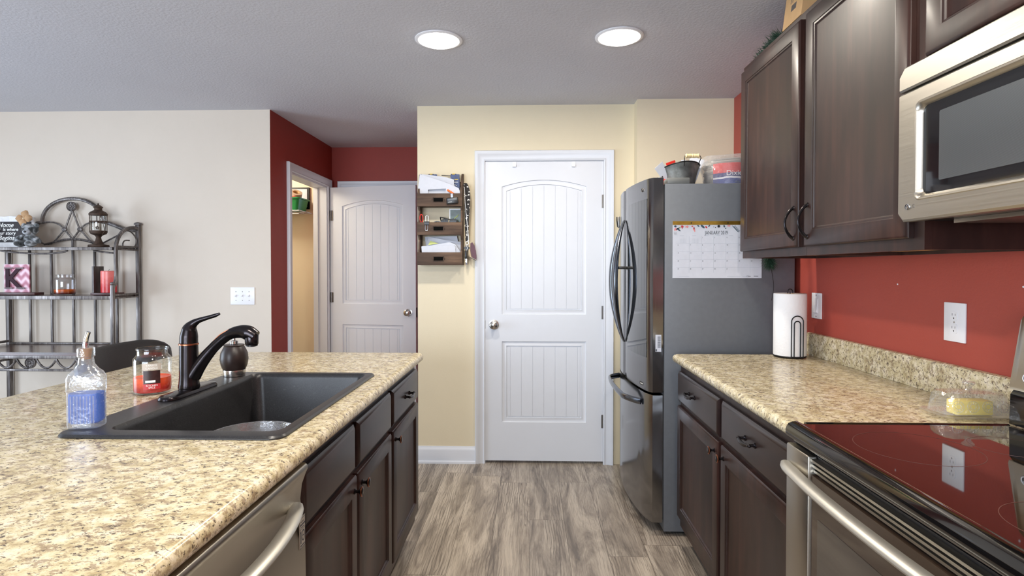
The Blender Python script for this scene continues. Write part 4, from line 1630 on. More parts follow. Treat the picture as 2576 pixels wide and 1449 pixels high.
def blob(mb, u, v, a, b, rot=0.0, n=14, petals=0):
    pts = []
    for i in range(n):
        t = 2 * pi * i / n
        k = 1.0 if not petals else 0.72 + 0.28 * cos(petals * t)
        x, y = a * k * cos(t), b * k * sin(t)
        pts.append((u + x * cos(rot) - y * sin(rot), v + x * sin(rot) + y * cos(rot)))
    mb.prism(pts, 0.0031, 0.0034)


fl = {'teal': MB(mk), 'pink': MB(mk), 'crimson': MB(mk), 'black': MB(mk), 'lightsage': MB(mk)}
ft = kh - 0.019
for u, v, a, b, r, p, c in [(0.012, ft - 0.006, .006, .005, 0, 0, 'teal'), (0.013, ft - 0.020, .011, .009, 0.3, 5, 'pink'), (0.028, ft - 0.022, .012, .0035, -0.7, 0, 'teal'), (0.024, ft - 0.017, .010, .003, 0.5, 0, 'teal'),
                            (0.034, ft - 0.012, .004, .003, 0.5, 0, 'lightsage'), (0.045, ft - 0.007, .010, .008, 0.2, 6, 'crimson'), (0.045, ft - 0.015, .0018, .005, 0, 0, 'crimson'), (0.068, ft - 0.008, .011, .007, 0, 5, 'pink'),
                            (0.093, ft - 0.006, .004, .003, .4, 0, 'crimson'), (0.101, ft - 0.013, .0022, .008, .1, 0, 'pink'), (0.104, ft - 0.022, .003, .012, .15, 0, 'pink'), (0.098, ft - 0.019, .002, .007, 0, 0, 'pink'),
                            (0.122, ft - 0.004, .006, .003, -.6, 0, 'teal'), (0.143, ft - 0.007, .012, .005, -.7, 0, 'teal'), (0.160, ft - 0.010, .006, .004, -.8, 0, 'crimson'), (0.174, ft - 0.004, .006, .003, .8, 0, 'teal'),
                            (0.196, ft - 0.009, .0018, .0018, 0, 0, 'black'), (0.204, ft - 0.012, .0022, .0022, 0, 0, 'black'), (0.220, ft - 0.006, .010, .009, 0, 9, 'black'), (0.246, ft - 0.006, .004, .006, .3, 0, 'teal'), (0.253, ft - 0.016, .003, .003, 0, 0, 'teal'),
                            (0.268, ft - 0.004, .010, .005, 0, 5, 'pink'), (0.35, ft - 0.008, .012, .009, 0, 5, 'crimson'), (0.38, ft - 0.008, .012, .004, -.5, 0, 'teal'), (0.405, ft - 0.012, .012, .010, 0, 6, 'pink')]:
    blob(fl[c], u, v, a, b, r, 20 if p else 12, p)
for i in range(7):
    blob(fl['teal'], 0.288 + i * 0.0035, ft - 0.006 - i * 0.004, .006, .0012, -0.6)
    blob(fl['teal'], 0.296 + i * 0.0035, ft - 0.006 - i * 0.004, .006, .0012, 0.9)
for i in range(9):
    blob(fl['black'], 0.006 + (i % 3) * 0.0055 + (i // 3) * 0.001, ft - 0.034 - (i // 3) * 0.006, .0012, .0012, 0, 8)
for c, mb in fl.items():
    mb.build('flower_print', c, kal)
mb = MB(mk)
for u in (0.088, 0.263):
    mb.lathe([(0.0, 0.0052), (0.0035, 0.0052), (0.003, 0.0065), (0, 0.0068)], (u, kh - 0.009, 0), 12, cap0=False, cap1=False)
mb.build('hanging_holes', 'black', kal)

# ------------------------------------------------------------------ bucket with clutter on the fridge
tx, ty, tz = 0.775, 2.985, FZ + 0.001
tb = thing('tin_bucket', (tx, ty, tz), 'oval galvanised tin bucket with wooden grip handle on the refrigerator', 'bucket')
mb = MB()
def ov(a, b, z, dz=0.0):
    return [(tx + a * cos(2 * pi * i / 40), ty + b * sin(2 * pi * i / 40), tz + z + dz * (cos(2 * pi * i / 40) * 0.25 - cos(2 * pi * i / 40) ** 2 * 0.5)) for i in range(40)]
mb.loops([ov(.072, .085, 0), ov(.082, .095, .06, .0), ov(.096, .112, .122, .03), ov(.099, .115, .124, .03), ov(.097, .113, .118, .03), ov(.080, .092, .06), ov(.070, .082, .004)], True, True)
mb.build('tub', 'galv', tb)
mb = MB()
rim = [(p[0], p[1], p[2]) for p in ov(.099, .115, .123, .03)]
mb.tube(rim, 0.003, 8, closed=True)
mb.build('rim', 'darkwire', tb)
mb = MB()
hy0, hy1 = ty - 0.085, ty - 0.085
mb.tube([(tx - 0.005, ty - 0.113, tz + .100), (tx - 0.005, ty - 0.112, tz + .14), (tx - 0.002, ty - 0.108, tz + .150), (tx + 0.074, ty - 0.108, tz + .150), (tx + 0.079, ty - 0.106, tz + .14), (tx + 0.070, ty - 0.088, tz + .108)], 0.0022, 8)
mb.build('bail', 'darkwire', tb)
mb = MB()
mb.lathe([(0.006, 0.0), (0.011, 0.004), (0.009, 0.014), (0.011, 0.026), (0.0095, 0.030), (0.011, 0.034), (0.0095, 0.038), (0.011, 0.042), (0.009, 0.055), (0.0115, 0.065), (0.006, 0.071)], (tx + 0.001, ty - 0.108, tz + 0.150), 18, 'x')
mb.build('grip', 'bamboo', tb)


def sheet(name, c, w, h, rz, tilt, roll, mat, label, group, curl=0.0, t=0.0008, cat='paper'):
    """a sheet of paper standing in a container, slightly curled; c = bottom centre"""
    R = Matrix.Rotation(rz, 4, 'Z') @ Matrix.Rotation(tilt, 4, 'X') @ Matrix.Rotation(roll, 4, 'Y')
    mb = MB(Matrix.Translation(Vector(c)) @ R)
    n = 8
    ls = []
    for i in range(n + 1):
        x = -w / 2 + w * i / n
        y = curl * ((2 * i / n - 1) ** 2)
        ls.append([(x, y, 0), (x, y, h), (x, y + t, h), (x, y + t, 0)])
    mb.loops(ls)
    return tag(mb.build(name, mat), label, cat, group)


GP = 'papers stuffed in the tin bucket'
sheet('snack_packet', (tx - 0.052, ty - 0.03, tz + 0.03), 0.055, 0.115, 0.3, 0.15, -0.75, 'paper', 'white packet with brown stripe leaning out of the tin bucket', GP)
sheet('snack_packet', (tx - 0.018, ty - 0.01, tz + 0.04), 0.050, 0.105, 0.1, 0.1, -0.35, 'redplastic', 'red packet poking out of the tin bucket', GP)
sheet('receipt', (tx + 0.02, ty + 0.01, tz + 0.05), 0.04, 0.10, -0.1, 0.1, 0.1, 'paper', 'narrow white receipt standing up in the tin bucket, left of its grip', GP)
sheet('envelope', (tx + 0.055, ty + 0.02, tz + 0.05), 0.07, 0.118, -0.2, 0.12, 0.35, 'paper', 'white envelope leaning out of the tin bucket behind its grip', GP)
kn = thing('pocket_knife', (0.690, 3.02, FZ + 0.001), 'small red and black folded tool by the tin bucket', 'tool')
MB().box(0.676, 0.694, 2.93, 2.955, FZ + 0.001, FZ + 0.045, 0.003).build('handle', 'redplastic', kn)
MB().box(0.666, 0.680, 2.935, 2.95, FZ + 0.0455, FZ + 0.062, 0.003).build('head', 'black', kn)

# plates pack in plastic
qx0, qx1 = 0.878, 1.185
pk = thing('plate_pack', (1.03, 3.0, FZ + 0.001), 'plastic-wrapped pack of paper plates with red and blue label on the refrigerator', 'pack')


def lumpy(mb, x0, x1, y0, y1, z0, z1, amp, seed, nx=16, ny=10, nz=8, squeeze=0.16):
    rnd = random.Random(seed)
    ph = [rnd.uniform(0, 6) for _ in range(9)]
    bmesh.ops.create_cube(mb.bm, size=1.0)
    bmesh.ops.subdivide_edges(mb.bm, edges=mb.bm.edges[:], cuts=9, use_grid_fill=True)
    for v in mb.bm.verts:
        p = v.co * 2
        q = Vector((p.x * sqrt(1 - p.y ** 2 * squeeze - p.z ** 2 * squeeze), p.y * sqrt(1 - p.x ** 2 * squeeze - p.z ** 2 * squeeze), p.z * sqrt(1 - p.x ** 2 * squeeze - p.y ** 2 * squeeze)))
        w_ = amp * (sin(5 * q.x + ph[0] + 3 * q.z) + sin(7 * q.y + ph[1]) + sin(9 * q.z + 4 * q.x + ph[2]))
        q = q * (1 + w_)
        v.co = Vector(((x0 + x1) / 2 + q.x * (x1 - x0) / 2, (y0 + y1) / 2 + q.y * (y1 - y0) / 2, (z0 + z1) / 2 + q.z * (z1 - z0) / 2))


mb = MB()
for i in range(14):
    z = FZ + 0.012 + i * 0.0095
    s = 0.004 * sin(i * 1.7)
    mb.lathe([(0.08, z), (0.118, z + 0.003), (0.127, z + 0.006), (0.117, z + 0.005), (0.08, z + 0.003)], (1.035 + s, 3.0, 0), 32)
mb.build('plates', simple('plate board', (232, 230, 224), 0.7), pk)


def packmat():
    k = Nodes('printed plastic band')
    v = k.coord()
    tc = k.n('ShaderNodeTexCoord')
    sp = k.n('ShaderNodeSeparateXYZ')
    k.l(tc.outputs['Generated'], sp.inputs[0])
    n = k.noise(v, 14, 3)
    ad = k.n('ShaderNodeMath', operation='MULTIPLY_ADD')
    ad.inputs[1].default_value = 0.18
    k.l(n, ad.inputs[0])
    k.l(sp.outputs['Z'], ad.inputs[2])
    k.set(col=k.ramp(ad.outputs[0], [(0.0, lin((44, 62, 130))), (0.33, lin((226, 226, 230))), (0.42, lin((52, 58, 112))), (0.62, lin((206, 58, 56)))]), rough=0.18, coat=0.6)
    k.t.nodes['Color Ramp'].color_ramp.interpolation = 'CONSTANT'
    k.bump(k.noise(v, 60, 3, 0.6, 1.0), 0.5, 0.004)
    return k.m


mb = MB()
ls = []
for i in range(13):
    a = radians(215 + 100 * i / 12)
    r = 0.1285
    ls.append([(1.035 + rr * cos(a), 3.0 + rr * sin(a), z) for rr, z in ((r, FZ + 0.014), (r + 0.001, FZ + 0.014), (r + 0.001, FZ + 0.118), (r, FZ + 0.118))])
mb.loops(ls)
band = mb.build('label_band', packmat(), pk)
label_text('Dixie', (1.035, 3.0), 0.1300, -98, FZ + 0.055, 0.036, 'white_ink', band)
label_text('186', (1.035, 3.0), 0.1300, -92, FZ + 0.016, 0.016, 'ink', band)
mb = MB()
lumpy(mb, 0.880, 1.185, 2.845, 3.150, FZ + 0.002, FZ + 0.166, 0.012, 5)
mb.build('wrap', 'wrap', pk)

# ================================================================== PAPER TOWEL
ptx, pty = 1.168, 2.590
pth = thing('paper_towel_holder', (ptx, pty, 0.9145), 'black wire paper towel holder on the counter by the fridge', 'paper towel holder')
mb = MB()
mb.tube([(ptx + 0.066 * cos(2 * pi * i / 40), pty + 0.066 * sin(2 * pi * i / 40), 0.9195) for i in range(40)], 0.0026, 8, closed=True)
mb.tube([(ptx - 0.064, pty, 0.9195), (ptx + 0.064, pty, 0.9195)], 0.0024, 8)
mb.tube([(ptx, pty - 0.064, 0.9195), (ptx, pty + 0.064, 0.9195)], 0.0024, 8)
for i in range(3):
    a = radians(-90 + 120 * i)
    mb.ball((ptx + 0.066 * cos(a), pty + 0.066 * sin(a), 0.9182), 0.0038, sub=2)
mb.build('base', 'darkwire', pth)
mb = MB()
mb.tube([(ptx, pty, 0.920), (ptx, pty, 1.203)], 0.003, 8)
mb.tube([(ptx - 0.011, pty, 1.200)] + [(ptx + 0.011 * cos(pi - pi * i / 10), pty, 1.206 + 0.013 * sin(pi * i / 10)) for i in range(11)] + [(ptx + 0.011, pty, 1.200)], 0.0022, 8)
mb.build('rod', 'darkwire', pth)
mb = MB()
fyy = pty - 0.072
def hoop(hw_, top):
    return [(ptx - hw_, fyy, 0.9195)] + [(ptx + hw_ * cos(pi - pi * i / 12), fyy, top - hw_ + hw_ * sin(pi * i / 12)) for i in range(13)] + [(ptx + hw_, fyy, 0.9195)]
mb.tube(hoop(0.0255, 1.103), 0.0024, 8)
mb.tube(hoop(0.0135, 1.080), 0.0024, 8)
mb.tube([(ptx - 0.0255, fyy, 0.9200), (ptx + 0.0255, fyy, 0.9200)], 0.0024, 8)
mb.build('arm', 'darkwire', pth)
roll = thing('paper_towel_roll', (ptx, pty, 0.9235), 'white paper towel roll standing on the wire holder', 'paper towel')
MB().lathe([(0.020, 0.9236), (0.067, 0.9236), (0.0685, 0.926), (0.0685, 1.197), (0.067, 1.199), (0.020, 1.199), (0.020, 0.9236)], (ptx, pty, 0), 48, cap0=False, cap1=False).build('paper', 'towel', roll)
MB().lathe([(0.0165, 0.9236), (0.0195, 0.9236), (0.0195, 1.1992), (0.0165, 1.1992), (0.0165, 0.9236)], (ptx, pty, 0), 28, cap0=False, cap1=False).build('tube', 'cardboard', roll)

# ================================================================== BUTTER DISH
gx, gy, gz = 1.172, 1.552, 0.9145
bd = thing('butter_dish', (gx, gy, gz), 'pressed glass covered butter dish on the counter corner', 'butter dish')


def octo(a, b, c, z):
    return [(gx + p[0], gy + p[1], gz + z) for p in ((a - c, -b), (a, -b + c), (a, b - c), (a - c, b), (-a + c, b), (-a, b - c), (-a, -b + c), (-a + c, -b))]


mb = MB()
mb.loops([octo(.070, .036, .014, .0005), octo(.074, .040, .015, .004), octo(.102, .060, .022, .011), octo(.104, .062, .022, .0135), octo(.100, .058, .02, .013), octo(.074, .040, .015, .007)], True, True)
mb.build('tray', 'cutglass', bd)
mb = MB()
mb.loops([octo(.087, .046, .014, .0138), octo(.086, .045, .014, .018), octo(.080, .040, .014, .060), octo(.074, .035, .013, .068), octo(.040, .018, .008, .072)], False, True)
cvr = mb.build('cover', 'cutglass', bd)
MB().lathe([(0.010, gz + .0722), (0.006, gz + .077), (0.007, gz + .081), (0.015, gz + .090), (0.013, gz + .094), (0.0, gz + .095)], (gx, gy, 0), 20, cap1=False).build('knob', 'cutglass', cvr)
mb = MB()
for k in range(4):
    u = gx - 0.057 + 0.038 * k
    for r in (0.007, 0.0145):
        mb.tube([(u + r * cos(2 * pi * i / 20), gy - 0.0440 + 0.0022 * (1 + sin(2 * pi * i / 20) * r / 0.02), gz + 0.036 + r * sin(2 * pi * i / 20)) for i in range(20)], 0.0010, 6, closed=True)
    for i in range(12):
        a = 2 * pi * i / 12
        mb.tube([(u + 0.0075 * cos(a), gy - 0.0428, gz + 0.036 + 0.0075 * sin(a)), (u + 0.0135 * cos(a), gy - 0.0426, gz + 0.036 + 0.0135 * sin(a))], 0.0007, 4)
mb.build('pressed_pattern', 'cutglass', cvr)
tag(MB().box(gx - 0.045, gx + 0.050, gy - 0.020, gy + 0.020, gz + 0.0078, gz + 0.046, 0.004).build('butter', 'butter'), 'yellow block of butter inside the glass dish', 'butter')


# ================================================================== WALL PLATES
def outlet(m, label):
    o = thing('wall_outlet', m.translation, label, 'outlet')
    MB(m).box(-0.044, 0.044, -0.060, 0.060, 0.0003, 0.006, 0.002).build('plate', 'plate', o)
    for s in (-1, 1):
        mb = MB(m)
        pts = []
        for i in range(24):
            a = 2 * pi * i / 24
            pts.append((max(-0.0145, min(0.0145, 0.0172 * cos(a))), s * 0.0195 + max(-0.0145, min(0.0145, 0.0172 * sin(a)))))
        mb.prism(pts, 0.0062, 0.0074)
        f = mb.build('receptacle', 'plate', o)
        mb = MB(m)
        mb.box(-0.0070, -0.0055, s * 0.0195 + 0.0005, s * 0.0195 + 0.008, 0.0074, 0.0076).box(0.0050, 0.0065, s * 0.0195 + 0.0005, s * 0.0195 + 0.007, 0.0074, 0.0076)
        mb.lathe([(0.0, 0.0074), (0.0024, 0.0074), (0.0024, 0.0076), (0, 0.0076)], (0, s * 0.0195 - 0.007, 0), 10)
        mb.build('slots', 'slot', f)
    MB(m).lathe([(0.0, 0.0062), (0.003, 0.0062), (0.002, 0.0072), (0, 0.0073)], (0, 0, 0), 12).build('screw', 'nickel', o)


outlet(FM((RX, 1.782, 1.146), (-1, 0, 0)), 'white duplex outlet on the red wall over the counter')
m = FM((RX, 2.622, 1.142), (-1, 0, 0))
so = thing('rocker_switch', m.translation, 'white rocker switch on the red wall near the paper towels', 'switch')
MB(m).box(-0.043, 0.043, -0.058, 0.058, 0.0003, 0.006, 0.002).build('plate', 'plate', so)
mb = MB(m)
mb.box(-0.017, 0.017, -0.034, 0.034, 0.0062, 0.0075)
mb.loops([[(u, v, h) for v, h in ((-0.030, 0.0076), (-0.030, 0.012), (0.0, 0.009), (0.030, 0.0082), (0.030, 0.0076))] for u in (-0.013, 0.013)])
mb.build('rocker', 'plate', so)
mb = MB(m)
for v in (-0.048, 0.048):
    mb.lathe([(0.0, 0.0062), (0.003, 0.0062), (0.002, 0.0072), (0, 0.0073)], (0, v, 0), 12)
mb.build('screws', 'nickel', so)

m = FM((-1.978, LW, 1.122), (0, -1, 0))
so = thing('toggle_switch', m.translation, 'white triple toggle switch plate on the cream dining wall', 'switch')
MB(m).box(-0.084, 0.084, -0.060, 0.060, 0.0003, 0.006, 0.002).build('plate', 'plate', so)
for k in (-1, 0, 1):
    mb = MB(m)
    mb.box(k * 0.046 - 0.005, k * 0.046 + 0.005, -0.012, 0.012, 0.0062, 0.0075)
    mb.loops([[(k * 0.046 + u, v, h) for v, h in ((-0.006, 0.0075), (0.002, 0.018), (0.008, 0.018), (0.008, 0.0075))] for u in (-0.004, 0.004)])
    mb.build('toggle', 'plate', so)
mb = MB(m)
for k in (-1, 0, 1):
    for v in (-0.030, 0.030):
        mb.lathe([(0.0, 0.0062), (0.003, 0.0062), (0.002, 0.0072), (0, 0.0073)], (k * 0.046, v, 0), 10)
mb.build('screws', 'hinge', so)

for yy, zz_, lab in ((2.06, 1.255, 'tiny white wall plug in the red wall, nearer the rocker switch'), (1.545, 1.262, 'tiny white wall plug in the red wall, nearer the range')):
    m = FM((RX, yy, zz_), (-1, 0, 0))
    wp = MB(m)
    wp.lathe([(0.0, 0.0003), (0.0028, 0.0003), (0.0022, 0.002), (0.0, 0.0022)], (0, 0, 0), 12, cap0=False, cap1=False)
    tag(wp.build('wall_plug', 'plate'), lab, 'wall plug', 'wall plugs over the counter')

# over-the-door hooks
for px_, lab in ((-0.104, 'white over-door hook on the pantry door, farther from the fridge'), (0.290, 'white over-door hook on the pantry door, nearer the fridge')):
    m = FM((px_, DW - 0.0025, 2.0), (0, -1, 0))
    h = thing('door_hook', m.translation, lab, 'hook', 'over-door hooks on the pantry door')
    MB(m).box(-0.011, 0.011, -0.012, 0.022, 0.0005, 0.003).box(-0.011, 0.011, -0.012, -0.009, 0.003, 0.014).box(-0.011, 0.011, -0.009, 0.004, 0.011, 0.014).build('hook', 'plate', h)

# ================================================================== STUFF ON TOP OF THE CABINETS
m = Matrix.Translation((0.998, 2.30, UZ1 + 0.0255)) @ Matrix.Rotation(radians(7), 4, 'Y')
bxo = thing('cardboard_box', (1.06, 2.23, UZ1), 'cardboard box with barcode standing on the wall cabinet', 'box')
MB(m).box(0, 0.20, -0.155, 0, 0.0, 0.146).build('carton', 'cardboard', bxo)
mb = MB(m)
for i in range(12):
    y = -0.10 + i * 0.0035
    mb.box(-0.0006, 0.0, y, y + 0.0012 + 0.0012 * (i % 3 == 0), 0.050, 0.074)
for y in (-0.052, -0.066, -0.11):
    mb.box(-0.0006, 0.0, y, y + 0.003, 0.085, 0.140)
mb.build('print', 'ink', bxo)

gl = thing('garland', (1.08, 2.6, UZ1 - 0.018), 'dark green artificial garland over the far wall cabinet, its end hanging by the fridge', 'garland')
path = spline([(1.010, 2.315, UZ1 + 0.014), (1.006, 2.37, UZ1 + 0.022), (1.006, 2.45, UZ1 + 0.014), (1.02, 2.56, UZ1 + 0.012), (1.05, 2.64, UZ1 + 0.012), (1.085, 2.700, UZ1 - 0.06), (1.095, 2.705, 2.0), (1.10, 2.705, 1.7), (1.11, 2.690, 1.42), (1.118, 2.688, 1.335)], 8)
MB().tube(path, 0.003, 6).build('stem', 'darkwire', gl)
mb = MB()
rnd = random.Random(3)
def needle(mb, p, d, L_):
    d = Vector(d).normalized()
    s = d.orthogonal().normalized() * 0.0020
    w_ = d.cross(s)
    a = Vector(p)
    q = [a + s, a + w_, a - s, a - w_]
    vs = [mb.v(x) for x in q]
    t = mb.v(a + d * L_)
    for i in range(4):
        mb.face([vs[i], vs[(i + 1) % 4], t])
for i in range(len(path) - 1):
    a, b = Vector(path[i]), Vector(path[i + 1])
    t = (b - a).normalized()
    lowend = a.z < 1.42
    nn = 80 if lowend else (46 if a.z > 2.15 else 14)
    for k in range(nn):
        p = a.lerp(b, rnd.random())
        d = Vector((rnd.uniform(-1, 1), rnd.uniform(-1, 1), rnd.uniform(-1, 1))) + t * 0.8
        if lowend:
            d += Vector((0, 0, -0.5))
        if not lowend and p.z < 2.15:
            d.y *= 0.4
        needle(mb, p, d, rnd.uniform(0.028, 0.056) if (lowend or p.z > 2.15) else rnd.uniform(0.015, 0.03))
mb.build('needles', 'garland', gl)
MB().tube(spline([(1.118, 2.688, 1.335), (1.135, 2.70, 1.28), (1.145, 2.71, 1.22), (1.14, 2.72, 1.16)], 6), 0.0014, 6).build('wire_tail', 'black', gl)

# ================================================================== WALL MAIL ORGANISER
OX0, OX1, OY = -0.736, -0.440, 3.700
og = thing('mail_organizer', ((OX0 + OX1) / 2, DW, 1.33), 'three-tier weathered wood mail organiser hung on the cream wall', 'organizer')
side = [(3.806, 1.333), (3.704, 1.345), (3.704, 1.405), (3.722, 1.44), (3.728, 1.50), (3.708, 1.535), (3.704, 1.60), (3.722, 1.63), (3.728, 1.69), (3.708, 1.722), (3.704, 1.80), (3.724, 1.85), (3.750, 1.905), (3.772, 1.935), (3.790, 1.942), (3.806, 1.942)]
for x in (OX0 + 0.002, OX1 - 0.014):
    mb = MB()
    mb.loops([[(xx, y, z) for y, z in side] for xx in (x, x + 0.012)])
    mb.build('side_panel', 'orgwood', og)
for z0, z1 in ((1.333, 1.417), (1.530, 1.613), (1.716, 1.800)):
    fb = MB().box(OX0, OX1, OY - 0.009, OY + 0.003, z0, z1, 0.0015).build('bin_front', 'orgwood', og)
    xm = (OX0 + OX1) / 2 - 0.008
    zm = (z0 + z1) / 2
    mb = MB()
    mb.box(xm - 0.036, xm + 0.036, OY - 0.0125, OY - 0.0092, zm - 0.0165, zm - 0.0125).box(xm - 0.036, xm + 0.036, OY - 0.0125, OY - 0.0092, zm + 0.0125, zm + 0.0165)
    mb.box(xm - 0.036, xm - 0.031, OY - 0.0125, OY - 0.0092, zm - 0.0125, zm + 0.0125).box(xm + 0.031, xm + 0.036, OY - 0.0125, OY - 0.0092, zm - 0.0125, zm + 0.0125)
    for s in (-1, 1):
        mb.loops([[(xm + s * 0.036, y, zm + 0.010), (xm + s * 0.045, y, zm), (xm + s * 0.036, y, zm - 0.010)] for y in (OY - 0.0115, OY - 0.0092)])
    lh = mb.build('label_holder', 'lanternrust', fb)
    MB().box(xm - 0.0305, xm + 0.0305, OY - 0.0100, OY - 0.0092, zm - 0.012, zm + 0.012).build('label_slot', simple('black card', (10, 10, 10), 0.95, spec=0.1), lh)
    MB().box(OX0 + 0.0145, OX1 - 0.0145, OY + 0.0035, 3.806, z0 + 0.004, z0 + 0.012).build('bin_floor', 'orgwood', og)
for z in (1.86, 1.345):
    MB().box(OX0 + 0.0145, OX1 - 0.0145, 3.797, 3.806, z, z + 0.03).build('back_rail', 'orgwood', og)

T1, T2, T3 = 1.7285, 1.5425, 1.3455


def paper(pts, y0, zb, lean, mat, label, group, name='paper_sheet', wave=0.0, cat='paper'):
    """a sheet of free outline (x, z) standing in a bin, leaning and waved"""
    mb = MB()
    a = [mb.v((x, y0 + lean * (z - zb) + wave * sin((x + 0.74) * 21), z)) for x, z in pts]
    b = [mb.v((x, y0 + 0.0008 + lean * (z - zb) + wave * sin((x + 0.74) * 21), z)) for x, z in pts]
    for lp in (a, b):
        es = []
        for i in range(len(lp)):
            es.append(mb.bm.edges.get((lp[i], lp[(i + 1) % len(lp)])) or mb.bm.edges.new((lp[i], lp[(i + 1) % len(lp)])))
        bmesh.ops.triangle_fill(mb.bm, use_beauty=True, edges=es)
    mb.bridge(a, b)
    return tag(mb.build(name, mat), label, cat, group)


def pt(*q):
    return [(-0.760 + 0.00021 * x, 1.960 - 0.0002056 * y) for x, y in q]


def pb(*q):
    return [(-0.786 + 0.000549 * x, 1.973 - 0.000536 * y) for x, y in q]


G1 = 'loose papers in the top bin'
paper(pt((140, 1125), (130, 560), (160, 330), (190, 150), (420, 225), (830, 360), (1200, 500), (1400, 600), (1440, 700), (1440, 1125), (1010, 1125), (1000, 610), (440, 640), (440, 1125)), 3.724, T1, -0.06, 'paper', 'large white paper fanning out of the top bin of the wall organiser', G1, wave=0.003)
paper(pt((420, 1125), (300, 400), (200, 140), (500, 165), (1000, 235), (1240, 310), (1240, 1125)), 3.745, T1, -0.05, 'paper', 'folded white papers behind the fanned sheet in the top organiser bin', G1, wave=-0.003)
paper(pt((150, 1125), (150, 590), (430, 650), (430, 1125)), 3.735, T1, -0.03, 'bluepaper', 'pale blue sheet low at the left of the top organiser bin', G1)
def screwdriver(x, y, label):
    o = thing('screwdriver_pack', (x, y, T1), label, 'screwdriver', 'screwdrivers in the top bin')
    MB().box(x - 0.028, x + 0.032, y - 0.003, y - 0.001, T1 + 0.0005, 1.935).build('blister_card', 'bluecard', o)
    hb = MB()
    hb.lathe([(0.006, 0.0), (0.013, 0.004), (0.015, 0.018), (0.013, 0.036), (0.010, 0.044), (0.012, 0.052), (0.006, 0.056)], (x - 0.03, y + 0.013, 1.928), 14, 'x')
    h_ = hb.build('handle', 'black', o)
    MB().lathe([(0.0151, 0.012), (0.0156, 0.018), (0.0151, 0.030)], (x - 0.03, y + 0.013, 1.928), 14, 'x').build('grip_band', 'yellow', h_)
    MB().tube([(x - 0.03, y + 0.013, 1.928), (x - 0.09, y + 0.013, 1.932)], 0.003, 8).build('shaft', 'hinge', o)
    mk2 = MB()
    mk2.box(x - 0.002, x + 0.022, y - 0.0037, y - 0.0031, 1.900, 1.904)
    mk2.build('card_mark', 'yellow', o)
    mk2 = MB()
    mk2.box(x - 0.006, x + 0.022, y - 0.0037, y - 0.0031, 1.882, 1.885).box(x - 0.004, x + 0.004, y - 0.0037, y - 0.0031, 1.862, 1.868).box(x + 0.010, x + 0.014, y - 0.0037, y - 0.0031, 1.858, 1.864)
    mk2.build('card_print', 'white_ink', o)


screwdriver(-0.498, 3.771, 'yellow and black screwdriver on a blue card, at the right of the top bin')
screwdriver(-0.648, 3.771, 'yellow and black screwdriver lying behind the papers, at the left of the top bin')
om = thing('orange_marker', (-0.525, 3.72, T1 + 0.045), 'orange marker sticking out of the top organiser bin', 'marker')
MB().tube([(-0.492, 3.708, T1 + 0.066), (-0.535, 3.712, T1 + 0.094)], 0.0062, 10).build('barrel', 'orange', om)
MB().tube([(-0.535, 3.712, T1 + 0.094), (-0.540, 3.7125, T1 + 0.097)], [0.0062, 0.004], 10).build('cap', 'orange', om)
rc = thing('garage_remote', (-0.502, OY - 0.02, 1.74), 'black remote clipped to the front of the top organiser bin', 'remote control')
m = FM((-0.503, OY - 0.0095, 1.752), (0, -1, 0)) @ Matrix.Rotation(radians(5), 4, 'Z')
MB(m).box(-0.038, 0.038, -0.022, 0.020, 0.0005, 0.017, 0.006).build('shell', 'black', rc)
MB(m).box(-0.030, 0.030, 0.000, 0.014, 0.0165, 0.0180, 0.0006).build('button', 'fgrey', rc)
MB(m).box(-0.028, -0.002, -0.010, -0.008, 0.0172, 0.0176).build('print', 'white_ink', rc)
MB(m).box(-0.008, 0.006, 0.018, 0.046, 0.0005, 0.003).build('clip', 'chrome', rc)

# middle bin
sc_ = thing('scissors', (-0.713, 3.72, T2), 'red-handled scissors at the left of the middle organiser bin', 'scissors')
MB().tube([(-0.713 + 0.010 * cos(2 * pi * i / 20), 3.725, T2 + 0.098 + 0.026 * sin(2 * pi * i / 20)) for i in range(20)], 0.0034, 8, closed=True).build('handle', 'redplastic', sc_)
MB().tube([(-0.713 + 0.009 * cos(2 * pi * i / 20), 3.733, T2 + 0.100 + 0.020 * sin(2 * pi * i / 20)) for i in range(20)], 0.0030, 8, closed=True).build('handle', 'black', sc_)
MB().box(-0.716, -0.709, 3.722, 3.727, T2 + 0.0005, T2 + 0.073).build('blade', 'nickel', sc_)
bc = thing('binder_clip', (-0.672, OY - 0.01, 1.59), 'black binder clip on the rim of the middle organiser bin', 'clip')
mb = MB()
mb.loops([[(-0.672 + u * 0.016, y, z) for y, z in ((OY - 0.0110, 1.594), (OY - 0.0130, 1.598), (OY - 0.010, 1.6185), (OY + 0.004, 1.6185), (OY + 0.0055, 1.596), (OY + 0.0042, 1.596), (OY + 0.0032, 1.6155), (OY - 0.0092, 1.6155))] for u in (-1, 1)])
mb.build('spine', 'black', bc)
for zz, yy, d_ in ((1.595, OY - 0.0145, -1), (1.620, OY + 0.004, 1)):
    MB().tube([(-0.680, yy, zz), (-0.680, yy - 0.002, zz + d_ * 0.030), (-0.677, yy - 0.002, zz + d_ * 0.036), (-0.667, yy - 0.002, zz + d_ * 0.036), (-0.664, yy - 0.002, zz + d_ * 0.030), (-0.664, yy, zz)], 0.0013, 6).build('wire_lever', 'chrome', bc)
sg = thing('sunglasses', (-0.535, 3.73, T2), 'black sunglasses lying in the middle organiser bin', 'sunglasses')
for u in (-0.560, -0.505):
    mb = MB(Matrix.Translation((u, 3.722, T2 + 0.078)) @ Matrix.Rotation(radians(-18), 4, 'Y'))
    mb.loops([[(0.026 * cos(2 * pi * i / 20), y, 0.018 * sin(2 * pi * i / 20)) for i in range(20)] for y in (-0.002, 0.002)])
    mb.build('lens', 'blackgloss', sg)
